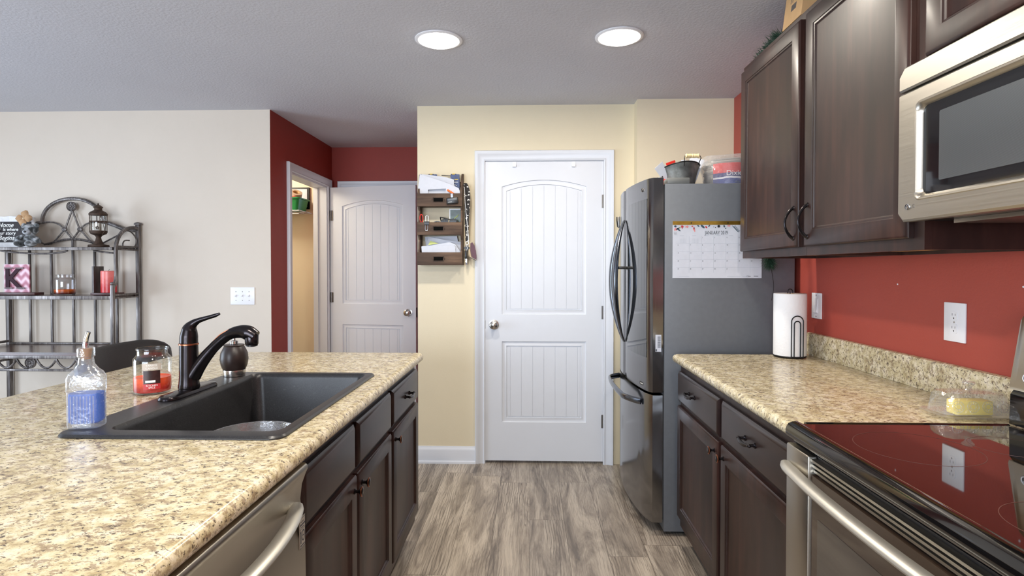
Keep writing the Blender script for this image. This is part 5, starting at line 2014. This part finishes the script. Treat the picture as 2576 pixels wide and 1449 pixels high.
MB().tube([(-0.588, 3.722, T2 + 0.105), (-0.56, 3.723, T2 + 0.100), (-0.50, 3.724, T2 + 0.083), (-0.472, 3.726, T2 + 0.076)], 0.004, 8).build('frame', 'black', sg)
MB().tube([(-0.588, 3.724, T2 + 0.105), (-0.586, 3.775, T2 + 0.060)], 0.0035, 8).build('temple', 'black', sg)
MB().tube([(-0.472, 3.728, T2 + 0.076), (-0.474, 3.775, T2 + 0.045)], 0.0035, 8).build('temple', 'black', sg)
cb = thing('cable_bundle', (-0.615, 3.735, T2), 'small coil of grey cable beside the sunglasses', 'cable')
mb = MB()
for k in range(3):
    mb.tube([(-0.612 + (0.030 - 0.004 * k) * cos(2 * pi * i / 20), 3.745 + k * 0.007, T2 + 0.058 + 0.022 * sin(2 * pi * i / 20)) for i in range(20)], 0.0032, 6, closed=True)
mb.tube([(-0.612, 3.745, T2 + 0.001), (-0.612, 3.745, T2 + 0.04)], 0.003, 6)
mb.build('coil', 'fgrey', cb)
pc = thing('picture_card', (-0.486, 3.765, T2), 'dark green picture card with a white border in the middle organiser bin', 'card')
MB().box(-0.536, -0.456, 3.780, 3.784, T2 + 0.0005, 1.708).build('board', 'plate', pc)
MB().box(-0.530, -0.460, 3.7785, 3.7798, T2 + 0.010, 1.702).build('picture', 'sage', pc)
mb = MB()
for i in range(5):
    x = -0.515 + i * 0.008
    mb.tube([(x, 3.7780, 1.632 + i * 0.006), (x + 0.008, 3.7780, 1.640 + i * 0.008)], 0.0022, 6)
mb.build('leaf_print', 'lightsage', pc)

# bottom bin
G3 = 'letters in the bottom bin'
paper(pb((155, 840), (545, 828), (560, 900), (590, 1168), (190, 1168)), 3.785, T3, 0.0, 'paper', 'flat printed form at the back of the bottom organiser bin', G3)
paper(pb((205, 838), (260, 850), (430, 885), (600, 905), (590, 1168), (150, 1168), (185, 950)), 3.766, T3, -0.03, 'paper', 'white letter with a pointed corner in the bottom organiser bin', G3, wave=0.002)
paper(pb((140, 985), (200, 957), (470, 910), (535, 935), (600, 1030), (600, 1168), (150, 1168)), 3.744, T3, -0.05, 'paper', 'curled white papers leaning forward in the bottom organiser bin', G3, wave=0.003)
paper(pb((133, 965), (150, 960), (520, 950), (545, 975), (540, 1000), (560, 1168), (150, 1168)), 3.727, T3, -0.05, 'paper', 'front folded white sheet in the bottom organiser bin', G3, wave=-0.003)
paper(pb((205, 945), (230, 893), (330, 925)), 3.7545, T3, -0.03, 'yellownote', 'yellow green sticky note between the letters of the bottom bin', None, 'sticky_note')
sheet('paper_sheet', (-0.477, 3.776, T3), 0.030, 0.110, 0.0, 0.0, 0.0, simple('cream card', (226, 214, 190), 0.8), 'cream card at the right end of the bottom organiser bin', None)

# lanyard, keys and wristlet on the organiser's side
hk = MB()
hk.tube([(OX1 - 0.001, 3.745, 1.862), (OX1 + 0.010, 3.745, 1.862), (OX1 + 0.016, 3.742, 1.868), (OX1 + 0.016, 3.738, 1.874)], 0.0026, 8)
hk.build('side_hook', 'darkwire', og)


def lanyardmat():
    k = Nodes('black lanyard with white motifs')
    v = k.coord((1, 0.2, 1))
    vo = k.n('ShaderNodeTexVoronoi')
    vo.inputs['Scale'].default_value = 62
    k.l(v, vo.inputs['Vector'])
    n = k.noise(v, 240, 2)
    ad = k.n('ShaderNodeMath', operation='MULTIPLY_ADD')
    ad.inputs[1].default_value = 0.5
    k.l(n, ad.inputs[0])
    k.l(vo.outputs['Distance'], ad.inputs[2])
    k.set(col=k.ramp(ad.outputs[0], [(0.50, lin((232, 230, 226))), (0.56, lin((30, 27, 27)))]), rough=0.7)
    return k.m


ly = thing('lanyard', (-0.418, 3.735, 1.33), 'black lanyard with white motifs and keys hanging on the side of the organiser', 'lanyard')
def ribbon(mb, pts, w_, t=0.0012):
    ls = []
    for x, y, z, tw in pts:
        c, s = cos(tw) * w_ / 2, sin(tw) * w_ / 2
        ls.append([(x - c, y - s, z), (x + c, y + s, z), (x + c - t * sin(tw), y + s + t, z), (x - c - t * sin(tw), y - s + t, z)])
    mb.loops(ls)
mb = MB()
ribbon(mb, [(-0.424, 3.731, 1.872, 0.4), (-0.414, 3.728, 1.855, 0.3), (-0.404, 3.727, 1.82, 0.15), (-0.402, 3.728, 1.78, 0.1), (-0.406, 3.730, 1.70, 0.0), (-0.412, 3.731, 1.62, -0.1), (-0.414, 3.732, 1.555, 0.0), (-0.413, 3.732, 1.50, 0.0)], 0.022)
ribbon(mb, [(-0.424, 3.738, 1.872, 0.4), (-0.424, 3.738, 1.83, 0.5), (-0.421, 3.737, 1.76, 0.3), (-0.421, 3.737, 1.68, 0.1), (-0.419, 3.737, 1.60, 0.0), (-0.415, 3.737, 1.52, 0.0), (-0.413, 3.736, 1.49, 0)], 0.020)
mb.build('strap', lanyardmat(), ly)
MB().tube([(-0.428, 3.726, 1.84), (-0.424, 3.722, 1.74), (-0.414, 3.720, 1.64), (-0.404, 3.722, 1.53), (-0.402, 3.724, 1.49)], 0.0022, 6).build('cord', 'nickel', ly)
MB().tube([(-0.412 + 0.010 * cos(2 * pi * i / 18), 3.732, 1.478 + 0.012 * sin(2 * pi * i / 18)) for i in range(18)], 0.0014, 6, closed=True).build('key_ring', 'nickel', ly)
rnd = random.Random(11)
for i, (x, L_, a, mt) in enumerate([(-0.424, 0.075, -0.10, 'black'), (-0.416, 0.09, 0.06, 'hinge'), (-0.408, 0.07, 0.16, 'black'), (-0.420, 0.115, -0.02, 'nickel'), (-0.411, 0.13, 0.05, 'bronze'), (-0.404, 0.10, 0.22, 'hinge')]):
    m = Matrix.Translation((x, 3.724 + i * 0.004, 1.466)) @ Matrix.Rotation(a, 4, 'Y')
    mb = MB(m)
    mb.box(-0.0035, 0.0035, 0, 0.0018, -L_, -0.03)
    mb.lathe([(0.0, 0), (0.0105, 0), (0.0105, 0.0018), (0.0, 0.0018)], (0, 0, -0.020), 14, 'y')
    mb.box(-0.0065, -0.0035, 0, 0.0018, -L_ + 0.004, -L_ + 0.012)
    mb.tube([(0, 0.001, -0.012), (0, 0.001, 0.002)], 0.001, 6)
    mb.build('key', mt, ly)
MB().box(-0.428, -0.410, 3.716, 3.722, 1.375, 1.43, 0.004).build('car_fob', 'black', ly)
wr = thing('wristlet', (-0.38, 3.76, 1.36), 'folded plum leather wristlet with tan lining beside the keys', 'wristlet')
pl = [(-0.392, 1.478), (-0.380, 1.485), (-0.366, 1.462), (-0.357, 1.43), (-0.353, 1.395), (-0.354, 1.370), (-0.378, 1.385), (-0.386, 1.395), (-0.392, 1.43)]
mb = MB()
mb.loops([[(p[0], y, p[1]) for p in pl] for y in (3.745, 3.757)])
mb.build('shell', 'purse', wr)
pl2 = [(-0.404, 1.482), (-0.394, 1.485), (-0.3935, 1.43), (-0.388, 1.385), (-0.398, 1.388), (-0.404, 1.43)]
mb = MB()
mb.loops([[(p[0], y, p[1]) for p in pl2] for y in (3.744, 3.754)])
mb.build('lining', 'tan', wr)
MB().tube([(-0.390, 3.749, 1.384), (-0.354, 3.749, 1.366)], 0.004, 8).build('zip', 'hinge', wr)
MB().tube([(-0.398, 3.749, 1.484), (-0.405, 3.745, 1.52), (-0.412, 3.74, 1.60), (-0.425, 3.742, 1.855)], 0.0016, 6).build('loop', 'tan', wr)

# ================================================================== METAL RACK ON THE DINING WALL
XL, XR = -3.614, -2.691
YB, YF = 3.832, 3.585
S1, S2, SD = 1.452, 1.135, 0.788
rk = thing('bakers_rack', ((XL + XR) / 2, 3.7, 0), 'brushed bronze metal rack with arched top and scrolled sides against the cream wall', 'rack')


def sq(mb, p0, p1, w_=0.026):
    x0, x1 = min(p0[0], p1[0]) - w_ / 2, max(p0[0], p1[0]) + w_ / 2
    y0, y1 = min(p0[1], p1[1]) - w_ / 2, max(p0[1], p1[1]) + w_ / 2
    z0, z1 = min(p0[2], p1[2]), max(p0[2], p1[2])
    mb.box(x0, x1, y0, y1, z0, z1, 0.003)


for x in (XL, XR):
    mb = MB()
    sq(mb, (x, YB, 0.0), (x, YB, 1.610))
    mb.prism([(x - 0.019, YB - 0.017), (x + 0.019, YB - 0.017), (x + 0.019, YB + 0.017), (x - 0.019, YB + 0.017)], 1.6105, 1.619)
    mb.loops([[(x + a * 0.019, YB + b * 0.017, z) for a, b in ((-s, -s), (s, -s), (s, s), (-s, s))] for s, z in ((1.0, 1.619), (0.75, 1.626), (0.2, 1.630))])
    mb.build('back_post', 'rack', rk)
    mb = MB()
    sq(mb, (x, YF, SD), (x, YF, 1.205), 0.021)
    mb.ball((x, YF, 1.214), 0.014, 1.15, 1.0, 0.75, 2)
    mb.build('front_post', 'rack', rk)
    mb = MB()
    scr = spline([(x, YB - 0.012, 1.583), (x, 3.79, 1.588), (x, 3.735, 1.580), (x, 3.675, 1.550), (x, 3.635, 1.500), (x, 3.618, 1.44), (x, 3.618, 1.36), (x, 3.620, 1.29), (x, 3.614, 1.235), (x, 3.596, 1.190)], 6)
    mb.tube(scr, [0.012] * (len(scr) - 6) + [0.012, 0.013, 0.013, 0.012, 0.010, 0.007], 12, flat=1.0)
    mb.build('scroll_arm', 'rack', rk)
    mb = MB()
    mb.tube(spline([(x, 3.700, 1.563), (x, 3.755, 1.560), (x, 3.800, 1.530), (x, 3.812, 1.50), (x, 3.803, 1.468), (x, 3.79, 1.458)], 6), 0.0045, 8)
    mb.tube(spline([(x, 3.682, 1.456), (x, 3.684, 1.478), (x, 3.703, 1.497), (x, 3.745, 1.500)], 6), 0.0045, 8)
    mb.build('scroll_inlay', 'rack', rk)
    for zz in (S1, S2):
        y_front = 3.606 if zz == S1 else YF
        for z0, z1 in ((zz - 0.0005, zz + 0.010), (zz - 0.020, zz - 0.010)):
            MB().box(x - 0.010, x + 0.010, y_front + 0.012, YB - 0.0135, z0, z1, 0.002).build('side_rail', 'rack', rk)
    mb = MB()
    sq(mb, (x, 3.465, 0.0), (x, 3.465, SD - 0.022), 0.024)
    mb.build('front_leg', 'rack', rk)
    for z0, z1 in ((0.10, 0.12), (0.675, 0.69), (SD + 0.0135, SD + 0.0285)):
        MB().box(x - 0.010, x + 0.010, 3.478, YB - 0.0135, z0, z1, 0.002).build('side_rail', 'rack', rk)
for zz, yf, nm in ((S1, 3.606, 'shelf'), (S2, YF, 'shelf')):
    mb = MB()
    mb.box(XL + 0.0105, XR - 0.0105, yf - 0.008, yf + 0.012, zz - 0.022, zz - 0.0008, 0.002)
    mb.box(XL + 0.0105, XR - 0.0105, yf + 0.012, YB - 0.016, zz - 0.012, zz - 0.001)
    mb.build(nm, 'rack' if zz == S1 else 'deskwood', rk)
mb = MB()
mb.box(XL + 0.0105, XR - 0.0105, YF - 0.0105, YF + 0.0105, S2 - 0.024, S2 + 0.0005, 0.002)
mb.build('shelf_rail', 'rack', rk)
mb = MB()
mb.tube(bez((XL + 0.14, 3.62, S1 - 0.024), (XL + 0.34, 3.62, S1 - 0.05), (XL + 0.55, 3.62, S1 - 0.05), (XL + 0.60, 3.62, S1 - 0.024)), 0.006, 8)
mb.tube(bez((XR - 0.02, 3.62, S1 - 0.040), (XR - 0.07, 3.62, S1 - 0.036), (XR - 0.11, 3.62, S1 - 0.03), (XR - 0.15, 3.62, S1 - 0.024)), 0.006, 8)
mb.build('shelf_brace', 'rack', rk)
MB().box(XL - 0.03, XR + 0.03, 3.445, YB - 0.014, SD - 0.020, SD).build('desk_top', 'deskwood', rk)
mb = MB()
mb.box(XL - 0.028, XR + 0.028, 3.447, 3.470, SD - 0.042, SD - 0.0205, 0.003)
mb.box(XL + 0.0125, XR - 0.0125, 3.453, 3.467, 0.668, 0.682, 0.002)
mb.box(XL + 0.014, XR - 0.014, YB - 0.014, YB + 0.006, SD + 0.0005, SD + 0.012, 0.002)
mb.build('apron', 'rack', rk)
# swags of rope and rosettes along the apron
nsw = 7
sw = (XR - XL - 0.03) / nsw
for i in range(nsw):
    a = XL + 0.015 + sw * i
    mb = MB()
    pts = [(a + sw * k / 12, 3.458, SD - 0.042 - 0.058 * sin(pi * k / 12) ** 0.8) for k in range(13)]
    mb.tube(pts, [0.0060 + 0.0012 * (k % 2) for k in range(13)], 8)
    mb.build('swag', 'rack', rk)


def rosette(mb, c, r, petals):
    x, y, z = c
    mb.lathe([(0.0, y + 0.006), (r, y + 0.006), (r, y - 0.005), (r * 0.88, y - 0.008), (r * 0.80, y - 0.003), (r * 0.15, y - 0.003)], (x, 0, z), 28, 'y')
    for i in range(petals):
        a = 2 * pi * i / petals
        mb.ball((x + r * 0.52 * cos(a), y - 0.004, z + r * 0.52 * sin(a)), r * 0.16, 1, 0.5, 1, 1)
        mb.tube([(x + r * 0.24 * cos(a), y - 0.004, z + r * 0.24 * sin(a)), (x + r * 0.74 * cos(a), y - 0.005, z + r * 0.74 * sin(a))], [r * 0.05, r * 0.13], 6)
    mb.ball((x, y - 0.005, z), r * 0.20, 1, 0.6, 1, 2)


mb = MB()
rosette(mb, (-3.120, 3.450, 0.722), 0.034, 12)
mb.build('rosette', 'rack', rk)
for i in range(1, 6):
    x = XL + (XR - XL) * i / 6
    mb = MB()
    top = S1 - 0.0125 if i != 3 else 1.512
    mb.box(x - 0.0075, x + 0.0075, YB - 0.006, YB + 0.006, SD + 0.0125, top, 0.002)
    mb.build('slat', 'rack', rk)
# arched crest
XC = (XL + XR) / 2
mb = MB()
arc = [(XC + 0.215 * cos(pi - pi * i / 28), YB, 1.628 + 0.165 * sin(pi - pi * i / 28) ** 0.9) for i in range(29)]
mb.tube(arc, 0.012, 10, up=(0, 1, 0))
for s in (-1, 1):
    mb.tube(spline([(XC + s * 0.205, YB, 1.630), (XC + s * 0.25, YB, 1.626), (XC + s * 0.31, YB, 1.606), (XC + s * 0.37, YB, 1.583), (XC + s * 0.42, YB, 1.572), (XC + s * 0.449, YB, 1.572)], 6), 0.011, 10, up=(0, 1, 0))
mb.build('crest_arch', 'rack', rk)
mb = MB()
for s in (-1, 1):
    P = lambda dx, z: (XC + s * dx, YB - 0.002, z)
    mb.tube([P(0.004, 1.705), P(0.048, 1.592)], 0.0058, 8)
    mb.tube([P(0.046, 1.570), P(0.004, 1.518)], 0.0058, 8)
    mb.tube(spline([P(0.066, 1.594), P(0.095, 1.616), P(0.14, 1.630), P(0.20, 1.629), P(0.28, 1.606), P(0.35, 1.575), P(0.36, 1.56), P(0.30, 1.53), P(0.225, 1.492), P(0.19, 1.479), P(0.16, 1.480), P(0.135, 1.492), P(0.062, 1.572)], 5), 0.0055, 8)
mb.tube(spline([(XC - 0.20, YB - 0.002, 1.478), (XC - 0.15, YB - 0.002, 1.488), (XC - 0.07, YB - 0.002, 1.508), (XC, YB - 0.002, 1.513), (XC + 0.07, YB - 0.002, 1.508), (XC + 0.15, YB - 0.002, 1.488), (XC + 0.20, YB - 0.002, 1.478)], 5), 0.008, 8)
for s in (-1, 1):
    mb.lathe([(0.0, YB + 0.004), (0.016, YB + 0.004), (0.016, YB - 0.010), (0.008, YB - 0.014)], (XC + s * 0.055, 0, 1.581), 20, 'y')
mb.build('crest_scrolls', 'rack', rk)
mb = MB()
rosette(mb, (XC, YB - 0.008, 1.738), 0.033, 12)
mb.build('rosette', 'rack', rk)

# ---- on the top shelf
zt = S1 + 0.0005
sn = thing('wooden_sign', (-3.49, 3.72, zt), 'black and white wooden sign with a home saying, behind the bear', 'sign')
m = FM((-3.682, 3.735, zt), (0, -1, 0)) @ Matrix.Rotation(radians(-6), 4, 'X')
sgw, sgh = 0.336, 0.205
outl = [(0, 0), (sgw * .25, 0.004), (sgw * .5, 0), (sgw * .75, 0.004), (sgw, 0), (sgw + .003, sgh * .5), (sgw, sgh)] + [(sgw * (1 - t), sgh + 0.006 * sin(pi * 3 * t) ** 2 + 0.004) for t in (0.12, 0.25, 0.38, 0.5, 0.62, 0.75, 0.88)] + [(0, sgh), (-.003, sgh * .5)]
MB(m).prism(outl, 0, 0.010, 0.0015).build('board', simple('distressed white paint', (226, 226, 226), 0.6, var=0.08, scale=50), sn)
MB(m).box(0.018, sgw - 0.018, 0.034, sgh - 0.030, 0.0102, 0.0115).build('black_panel', simple('black sign paint', (34, 28, 30), 0.6), sn)
for s_, u, v, sz, sh in (('Home', 0.086, 0.138, 0.043, 0.35), ('is where', 0.126, 0.112, 0.031, 0.0), ('our story', 0.090, 0.086, 0.033, 0.0), ('Begins', 0.094, 0.050, 0.044, 0.35)):
    text(s_, sz, m @ Matrix.Translation((u, v, 0.0117)), 'white_ink', sn, 'sign_lettering', sh, bold=0.0006)
MB(m).tube([(0.05, 0.112, 0.0118), (0.08, 0.116, 0.0118), (0.112, 0.126, 0.0118)], 0.0012, 6).build('flourish', 'white_ink', sn)
fw_ = thing('fabric_flower', (-3.36, 3.70, 1.60), 'tan fabric flower fixed above the bear at the corner of the sign', 'flower')
fc = Vector((-3.366, 3.690, 1.645))
for i in range(4):
    a = radians(80 + 360 * i / 4 + (12 if i % 2 else -6))
    mb = MB(Matrix.Translation(fc) @ Matrix.Rotation(-a, 4, 'Y'))
    ls = []
    for k in range(9):
        t = k / 8
        hw_ = 0.026 * sin(pi * min(1, t * 0.92 + 0.06)) ** 0.7
        ls.append([(0.005 + 0.05 * t, -0.002 - 0.010 * sin(pi * t) + 0.012 * (q * q) - 0.006, q * hw_) for q in (-1, -0.5, 0, 0.5, 1)] + [(0.005 + 0.05 * t, 0.0005 - 0.010 * sin(pi * t) + 0.012 * (q * q) - 0.006, q * hw_) for q in (1, 0.5, 0, -0.5, -1)])
    mb.loops(ls)
    mb.build('petal', 'burlap', fw_)
MB().ball(fc + Vector((0, -0.006, 0)), 0.007, 1, 0.6, 1, 2).build('centre', 'tan', fw_)
MB().tube([tuple(fc + Vector((0, 0.002, -0.004))), (-3.360, 3.702, 1.56), (-3.356, 3.706, zt + 0.001)], 0.0025, 6).build('stem', 'tan', fw_)

bx0, by0 = -3.296, 3.655
tbear = thing('teddy_bear', (bx0, by0, zt), 'mottled grey teddy bear sitting in front of the sign', 'teddy bear')
mb = MB()
mb.ball((bx0, by0, zt + 0.045), 0.040, 1.0, 0.85, 1.10)
mb.build('body', 'bear', tbear)
hd = Vector((bx0 + 0.014, by0 - 0.012, zt + 0.112))
mb = MB()
mb.ball(hd, 0.042, 1.12, 0.92, 0.95)
hh_ = mb.build('head', 'bear', tbear)
MB().ball(hd + Vector((0.006, -0.036, -0.016)), 0.021, 1.15, 0.9, 0.8).build('muzzle', simple('pale grey plush', (172, 176, 182), 0.95, var=0.15, scale=80), hh_)
MB().ball(hd + Vector((0.012, -0.056, -0.014)), 0.0075, 1.2, 0.6, 0.9, 2).build('nose', 'black', hh_)
for dx in (-0.018, 0.022):
    MB().ball(hd + Vector((dx, -0.037, 0.006)), 0.0042, sub=2).build('eye', 'blackgloss', hh_)
for s in (-1, 1):
    MB().ball(hd + Vector((s * 0.042, 0.0, 0.026)), 0.019, 1, 0.55, 1).build('ear', 'bear', tbear)
    MB().ball((bx0 + s * 0.055, by0 - 0.020, zt + 0.052), 0.034, 1.25, 0.7, 0.58, 3, Matrix.Rotation(s * 0.6, 3, 'Y')).build('arm', 'bear', tbear)
    MB().ball((bx0 + s * 0.036, by0 - 0.035, zt + 0.022), 0.026, 1.25, 1.35, 0.82).build('leg', 'bear', tbear)

# lantern
lx, ly_ = -2.868, 3.700
ln = thing('lantern', (lx, ly_, zt), 'rusty brown candle lantern with glass chimney on the top shelf', 'lantern')
k_ = 0.243 / 0.520
def zz(v):
    return zt + v * k_
MB().lathe([(0.058, zz(.0)), (0.060, zz(.01)), (0.058, zz(.035)), (0.030, zz(.045)), (0.018, zz(.10)), (0.014, zz(.14)), (0.020, zz(.165)), (0.044, zz(.19)), (0.050, zz(.215)), (0.050, zz(.235)), (0.046, zz(.236))], (lx, ly_, 0), 28).build('base', 'lanternrust', ln)
MB().lathe([(0.040, zz(.237)), (0.046, zz(.30)), (0.046, zz(.40)), (0.042, zz(.45))], (lx, ly_, 0), 28, cap0=False, cap1=False).build('chimney', 'glass', ln)
MB().lathe([(0.052, zz(.452)), (0.053, zz(.475)), (0.044, zz(.50)), (0.024, zz(.525)), (0.022, zz(.528)), (0.022, zz(.560)), (0.028, zz(.562)), (0.027, zz(.572)), (0.015, zz(.595)), (0.004, zz(.602)), (0.006, zz(.615)), (0.0, zz(.63))], (lx, ly_, 0), 28).build('cap', 'lanternrust', ln)
for i in range(6):
    a = 2 * pi * (i + 0.3) / 6
    MB().tube([(lx + 0.049 * cos(a), ly_ + 0.049 * sin(a), zz(.236)), (lx + 0.0505 * cos(a), ly_ + 0.0505 * sin(a), zz(.452))], 0.0026, 6).build('upright', 'lanternrust', ln)
MB().lathe([(0.0475, zz(.355)), (0.0505, zz(.355)), (0.0505, zz(.372)), (0.0475, zz(.372)), (0.0475, zz(.355))], (lx, ly_, 0), 28, cap0=False, cap1=False).build('hoop', 'lanternrust', ln)
MB().lathe([(0.018, zz(.238)), (0.018, zz(.34)), (0.004, zz(.343))], (lx, ly_, 0), 18).build('candle', simple('ivory wax', (226, 222, 210), 0.5), ln)
MB().tube(spline([(lx + 0.050, ly_ - 0.02, zz(.46)), (lx + 0.066, ly_ - 0.03, zz(.39)), (lx + 0.062, ly_ - 0.034, zz(.30)), (lx + 0.070, ly_ - 0.036, zz(.235)), (lx + 0.058, ly_ - 0.036, zz(.19)), (lx + 0.052, ly_ - 0.036, zz(.165))], 5), 0.0018, 6).build('wire_handle', 'lanternrust', ln)
mb = MB()
for i in range(5):
    a = 2 * pi * i / 5 + 0.3
    mb.ball((lx + 0.030 + 0.008 * cos(a), ly_ - 0.048, zz(.270) + 0.008 * sin(a)), 0.0055, 1, 0.5, 1, 1)
mb.tube([(lx + 0.030, ly_ - 0.047, zz(.27)), (lx + 0.030, ly_ - 0.050, zz(.45))], 0.0014, 6)
mb.build('star_charm', 'lanternrust', ln)

# ---- on the middle shelf
zs = S2 + 0.001
ks = thing('letter_block', (-3.39, 3.66, zs), 'pink chevron glass plaque with a dark letter K on a wooden stand', 'plaque')
MB().box(-3.53, -3.245, 3.625, 3.70, zs, zs + 0.018, 0.002).build('stand', 'kwood', ks)
MB().box(-3.475, -3.305, 3.655, 3.663, zs + 0.0185, zs + 0.203).build('backing', 'chevron', ks)
MB().box(-3.478, -3.302, 3.6455, 3.6545, zs + 0.0185, zs + 0.206).build('glass_plate', 'plaque', ks)
text('K', 0.195, FM((-3.468, 3.6450, zs + 0.042), (0, -1, 0)), simple('plum letter', (52, 26, 38), 0.85), ks, 'letter', bold=0.003, ext=0.002, sx=0.98)
mb = MB(FM((-3.468, 3.6450, zs + 0.042), (0, -1, 0)))
for u, v in ((0.004, 0.0), (0.004, 0.132), (0.084, 0.0), (0.078, 0.132)):
    mb.box(u, u + 0.056, v, v + 0.008, 0.0003, 0.0022)
mb.build('letter_serif', 'kwood', ks)
candle_jar('jar_candle', (-3.094, 3.690, zs), 0.0605, 0.135, 'smoky glass jar candle with a little orange wax on the middle shelf', 'orangewax', 0.036, 'smoke')
st = thing('candle_stand', (-2.80, 3.68, zs), 'dark wooden bookend stand with a thin grey upright under the red pillar candle', 'stand')
MB().box(-2.868, -2.722, 3.622, 3.735, zs, zs + 0.016, 0.002).build('foot', 'kwood', st)
MB().box(-2.866, -2.854, 3.635, 3.725, zs + 0.0165, zs + 0.190).build('upright', 'rack', st)
pcn = thing('pillar_candle', (-2.785, 3.68, zs + 0.017), 'red pillar candle on the dark wooden stand', 'candle')
MB().lathe([(0.044, zs + .0165), (0.0455, zs + .018), (0.0455, zs + .156), (0.042, zs + .160), (0.036, zs + .154), (0.0, zs + .152)], (-2.785, 3.678, 0), 36, cap1=False).build('wax', waxmat('faded red wax', (196, 40, 46), (236, 128, 122)), pcn)
MB().tube([(-2.785, 3.678, zs + .152), (-2.785, 3.678, zs + .164), (-2.779, 3.678, zs + .170)], 0.0012, 6).build('wick', 'black', pcn)

# ================================================================== BAR STOOL
stl = thing('bar_stool', (-1.62, 2.60, 0), 'black leather stool with curved back behind the island', 'stool')
mb = MB()
mb.loops([[(p[0], p[1], z) for p in rrect(-1.80 + i, -1.40 - i, 2.38 + i, 2.80 - i, 0.06, 6)] for i, z in ((0.02, 0.60), (0.0, 0.615), (0.0, 0.655), (0.015, 0.672), (0.05, 0.680))])
mb.build('seat', 'leather', stl)
mb = MB()
ls = []
n = 20
for i in range(n + 1):
    t = -1 + 2 * i / n
    y = 2.540 + 0.300 * t
    xo = -1.895 + 0.060 * t * t
    e = 1 - 0.5 * max(0, abs(t) - 0.92) / 0.08
    h0, h1 = 0.735 + 0.02 * t * t, 0.968 - 0.050 * abs(t) ** 5
    sec = [(0.0, h0), (0.022 * e, h0 - 0.006), (0.044 * e, h0 + 0.01), (0.040 * e, (h0 + h1) / 2), (0.030 * e, h1 - 0.012), (0.015 * e, h1), (-0.002, h1 - 0.012), (0.002, (h0 + h1) / 2)]
    ls.append([(xo + a - 0.012 * (z - 0.75) / 0.2, y, z) for a, z in sec])
mb.loops(ls)
mb.build('backrest', 'leather', stl, angle=60)
for (x, y, x2, y2) in ((-1.775, 2.41, -1.80, 2.385), (-1.775, 2.77, -1.80, 2.795), (-1.43, 2.41, -1.41, 2.385), (-1.43, 2.77, -1.41, 2.795)):
    MB().tube([(x, y, 0.60), (x2, y2, 0.0)], [0.018, 0.013], 10).build('leg', 'kwood', stl)
for y in (2.44, 2.74):
    MB().tube([(-1.78, y, 0.62), (-1.815, y, 0.70), (-1.828, y, 0.80)], 0.012, 10).build('back_post', 'kwood', stl)
mb = MB()
mb.tube([(-1.793, 2.397, 0.22), (-1.416, 2.397, 0.22), (-1.416, 2.783, 0.22), (-1.793, 2.783, 0.22)], 0.009, 8, closed=True)
mb.build('footrest', 'nickel', stl)

# ================================================================== CLOSET SHELF WITH THE GREEN TUB
sh = thing('wire_shelf', (-2.4, 5.05, 1.82), 'white wire shelf in the lit closet', 'shelf')
mb = MB()
for i in range(14):
    x = -3.0 + i * 0.0755
    mb.tube([(x, 4.90, 1.822), (x, 5.215, 1.822)], 0.0025, 6)
for y in (4.90, 5.05, 5.21):
    mb.tube([(-3.02, y, 1.818), (-2.01, y, 1.818)], 0.0035, 6)
mb.tube([(-3.02, 4.90, 1.79), (-2.01, 4.90, 1.79)], 0.0035, 6)
mb.build('wires', 'plate', sh)
gt = thing('green_tub', (-2.2, 5.05, 1.828), 'green plastic tub with tape rolls on the closet wire shelf', 'tub')
mb = MB()
def rr4(i, z, r=0.025):
    return [(p[0], p[1], z) for p in rrect(-2.37 + i, -2.022 - i, 4.925 + i, 5.175 - i, r, 4)]
mb.loops([rr4(0.022, 1.8255), rr4(0.004, 1.925), rr4(-0.010, 1.926), rr4(-0.010, 1.936), rr4(0.006, 1.936), rr4(0.026, 1.832)], True, True)
mb.build('tub', 'green', gt)
for x, z, a, lab in ((-2.090, 1.972, 0.5, 'roll of tan tape tilted on top in the green tub'), (-2.215, 1.955, 0.2, 'roll of tan tape at the back of the green tub')):
    tp = thing('tape_roll', (x, 5.03, z - 0.04), lab, 'tape', 'tape rolls in the green tub')
    mm_ = Matrix.Translation((x, 5.03, z)) @ Matrix.Rotation(a, 4, 'X') @ Matrix.Rotation(0.35, 4, 'Y')
    MB(mm_).lathe([(0.030, -0.024), (0.052, -0.024), (0.052, 0.024), (0.030, 0.024), (0.030, -0.024)], (0, 0, 0), 32, cap0=False, cap1=False).build('roll', 'tape', tp)
    MB(mm_).lathe([(0.0285, -0.025), (0.0297, -0.025), (0.0297, 0.025), (0.0285, 0.025), (0.0285, -0.025)], (0, 0, 0), 28, cap0=False, cap1=False).build('core', 'cardboard', tp)
tag(MB().box(-2.35, -2.06, 4.935, 4.985, 1.938, 1.945, 0.002).build('red_tray', 'redplastic'), 'red plastic lid lying on the rim of the green tub', 'lid')
fb_ = thing('wall_frame', (-2.2, 5.215, 1.93), 'dark framed white board on the closet wall behind the tub', 'frame')
MB().box(-2.32, -2.035, 5.200, 5.2185, 1.86, 2.06).build('border', 'darkwire', fb_)
MB().box(-2.30, -2.055, 5.197, 5.1998, 1.88, 2.045).build('board', 'paper', fb_)
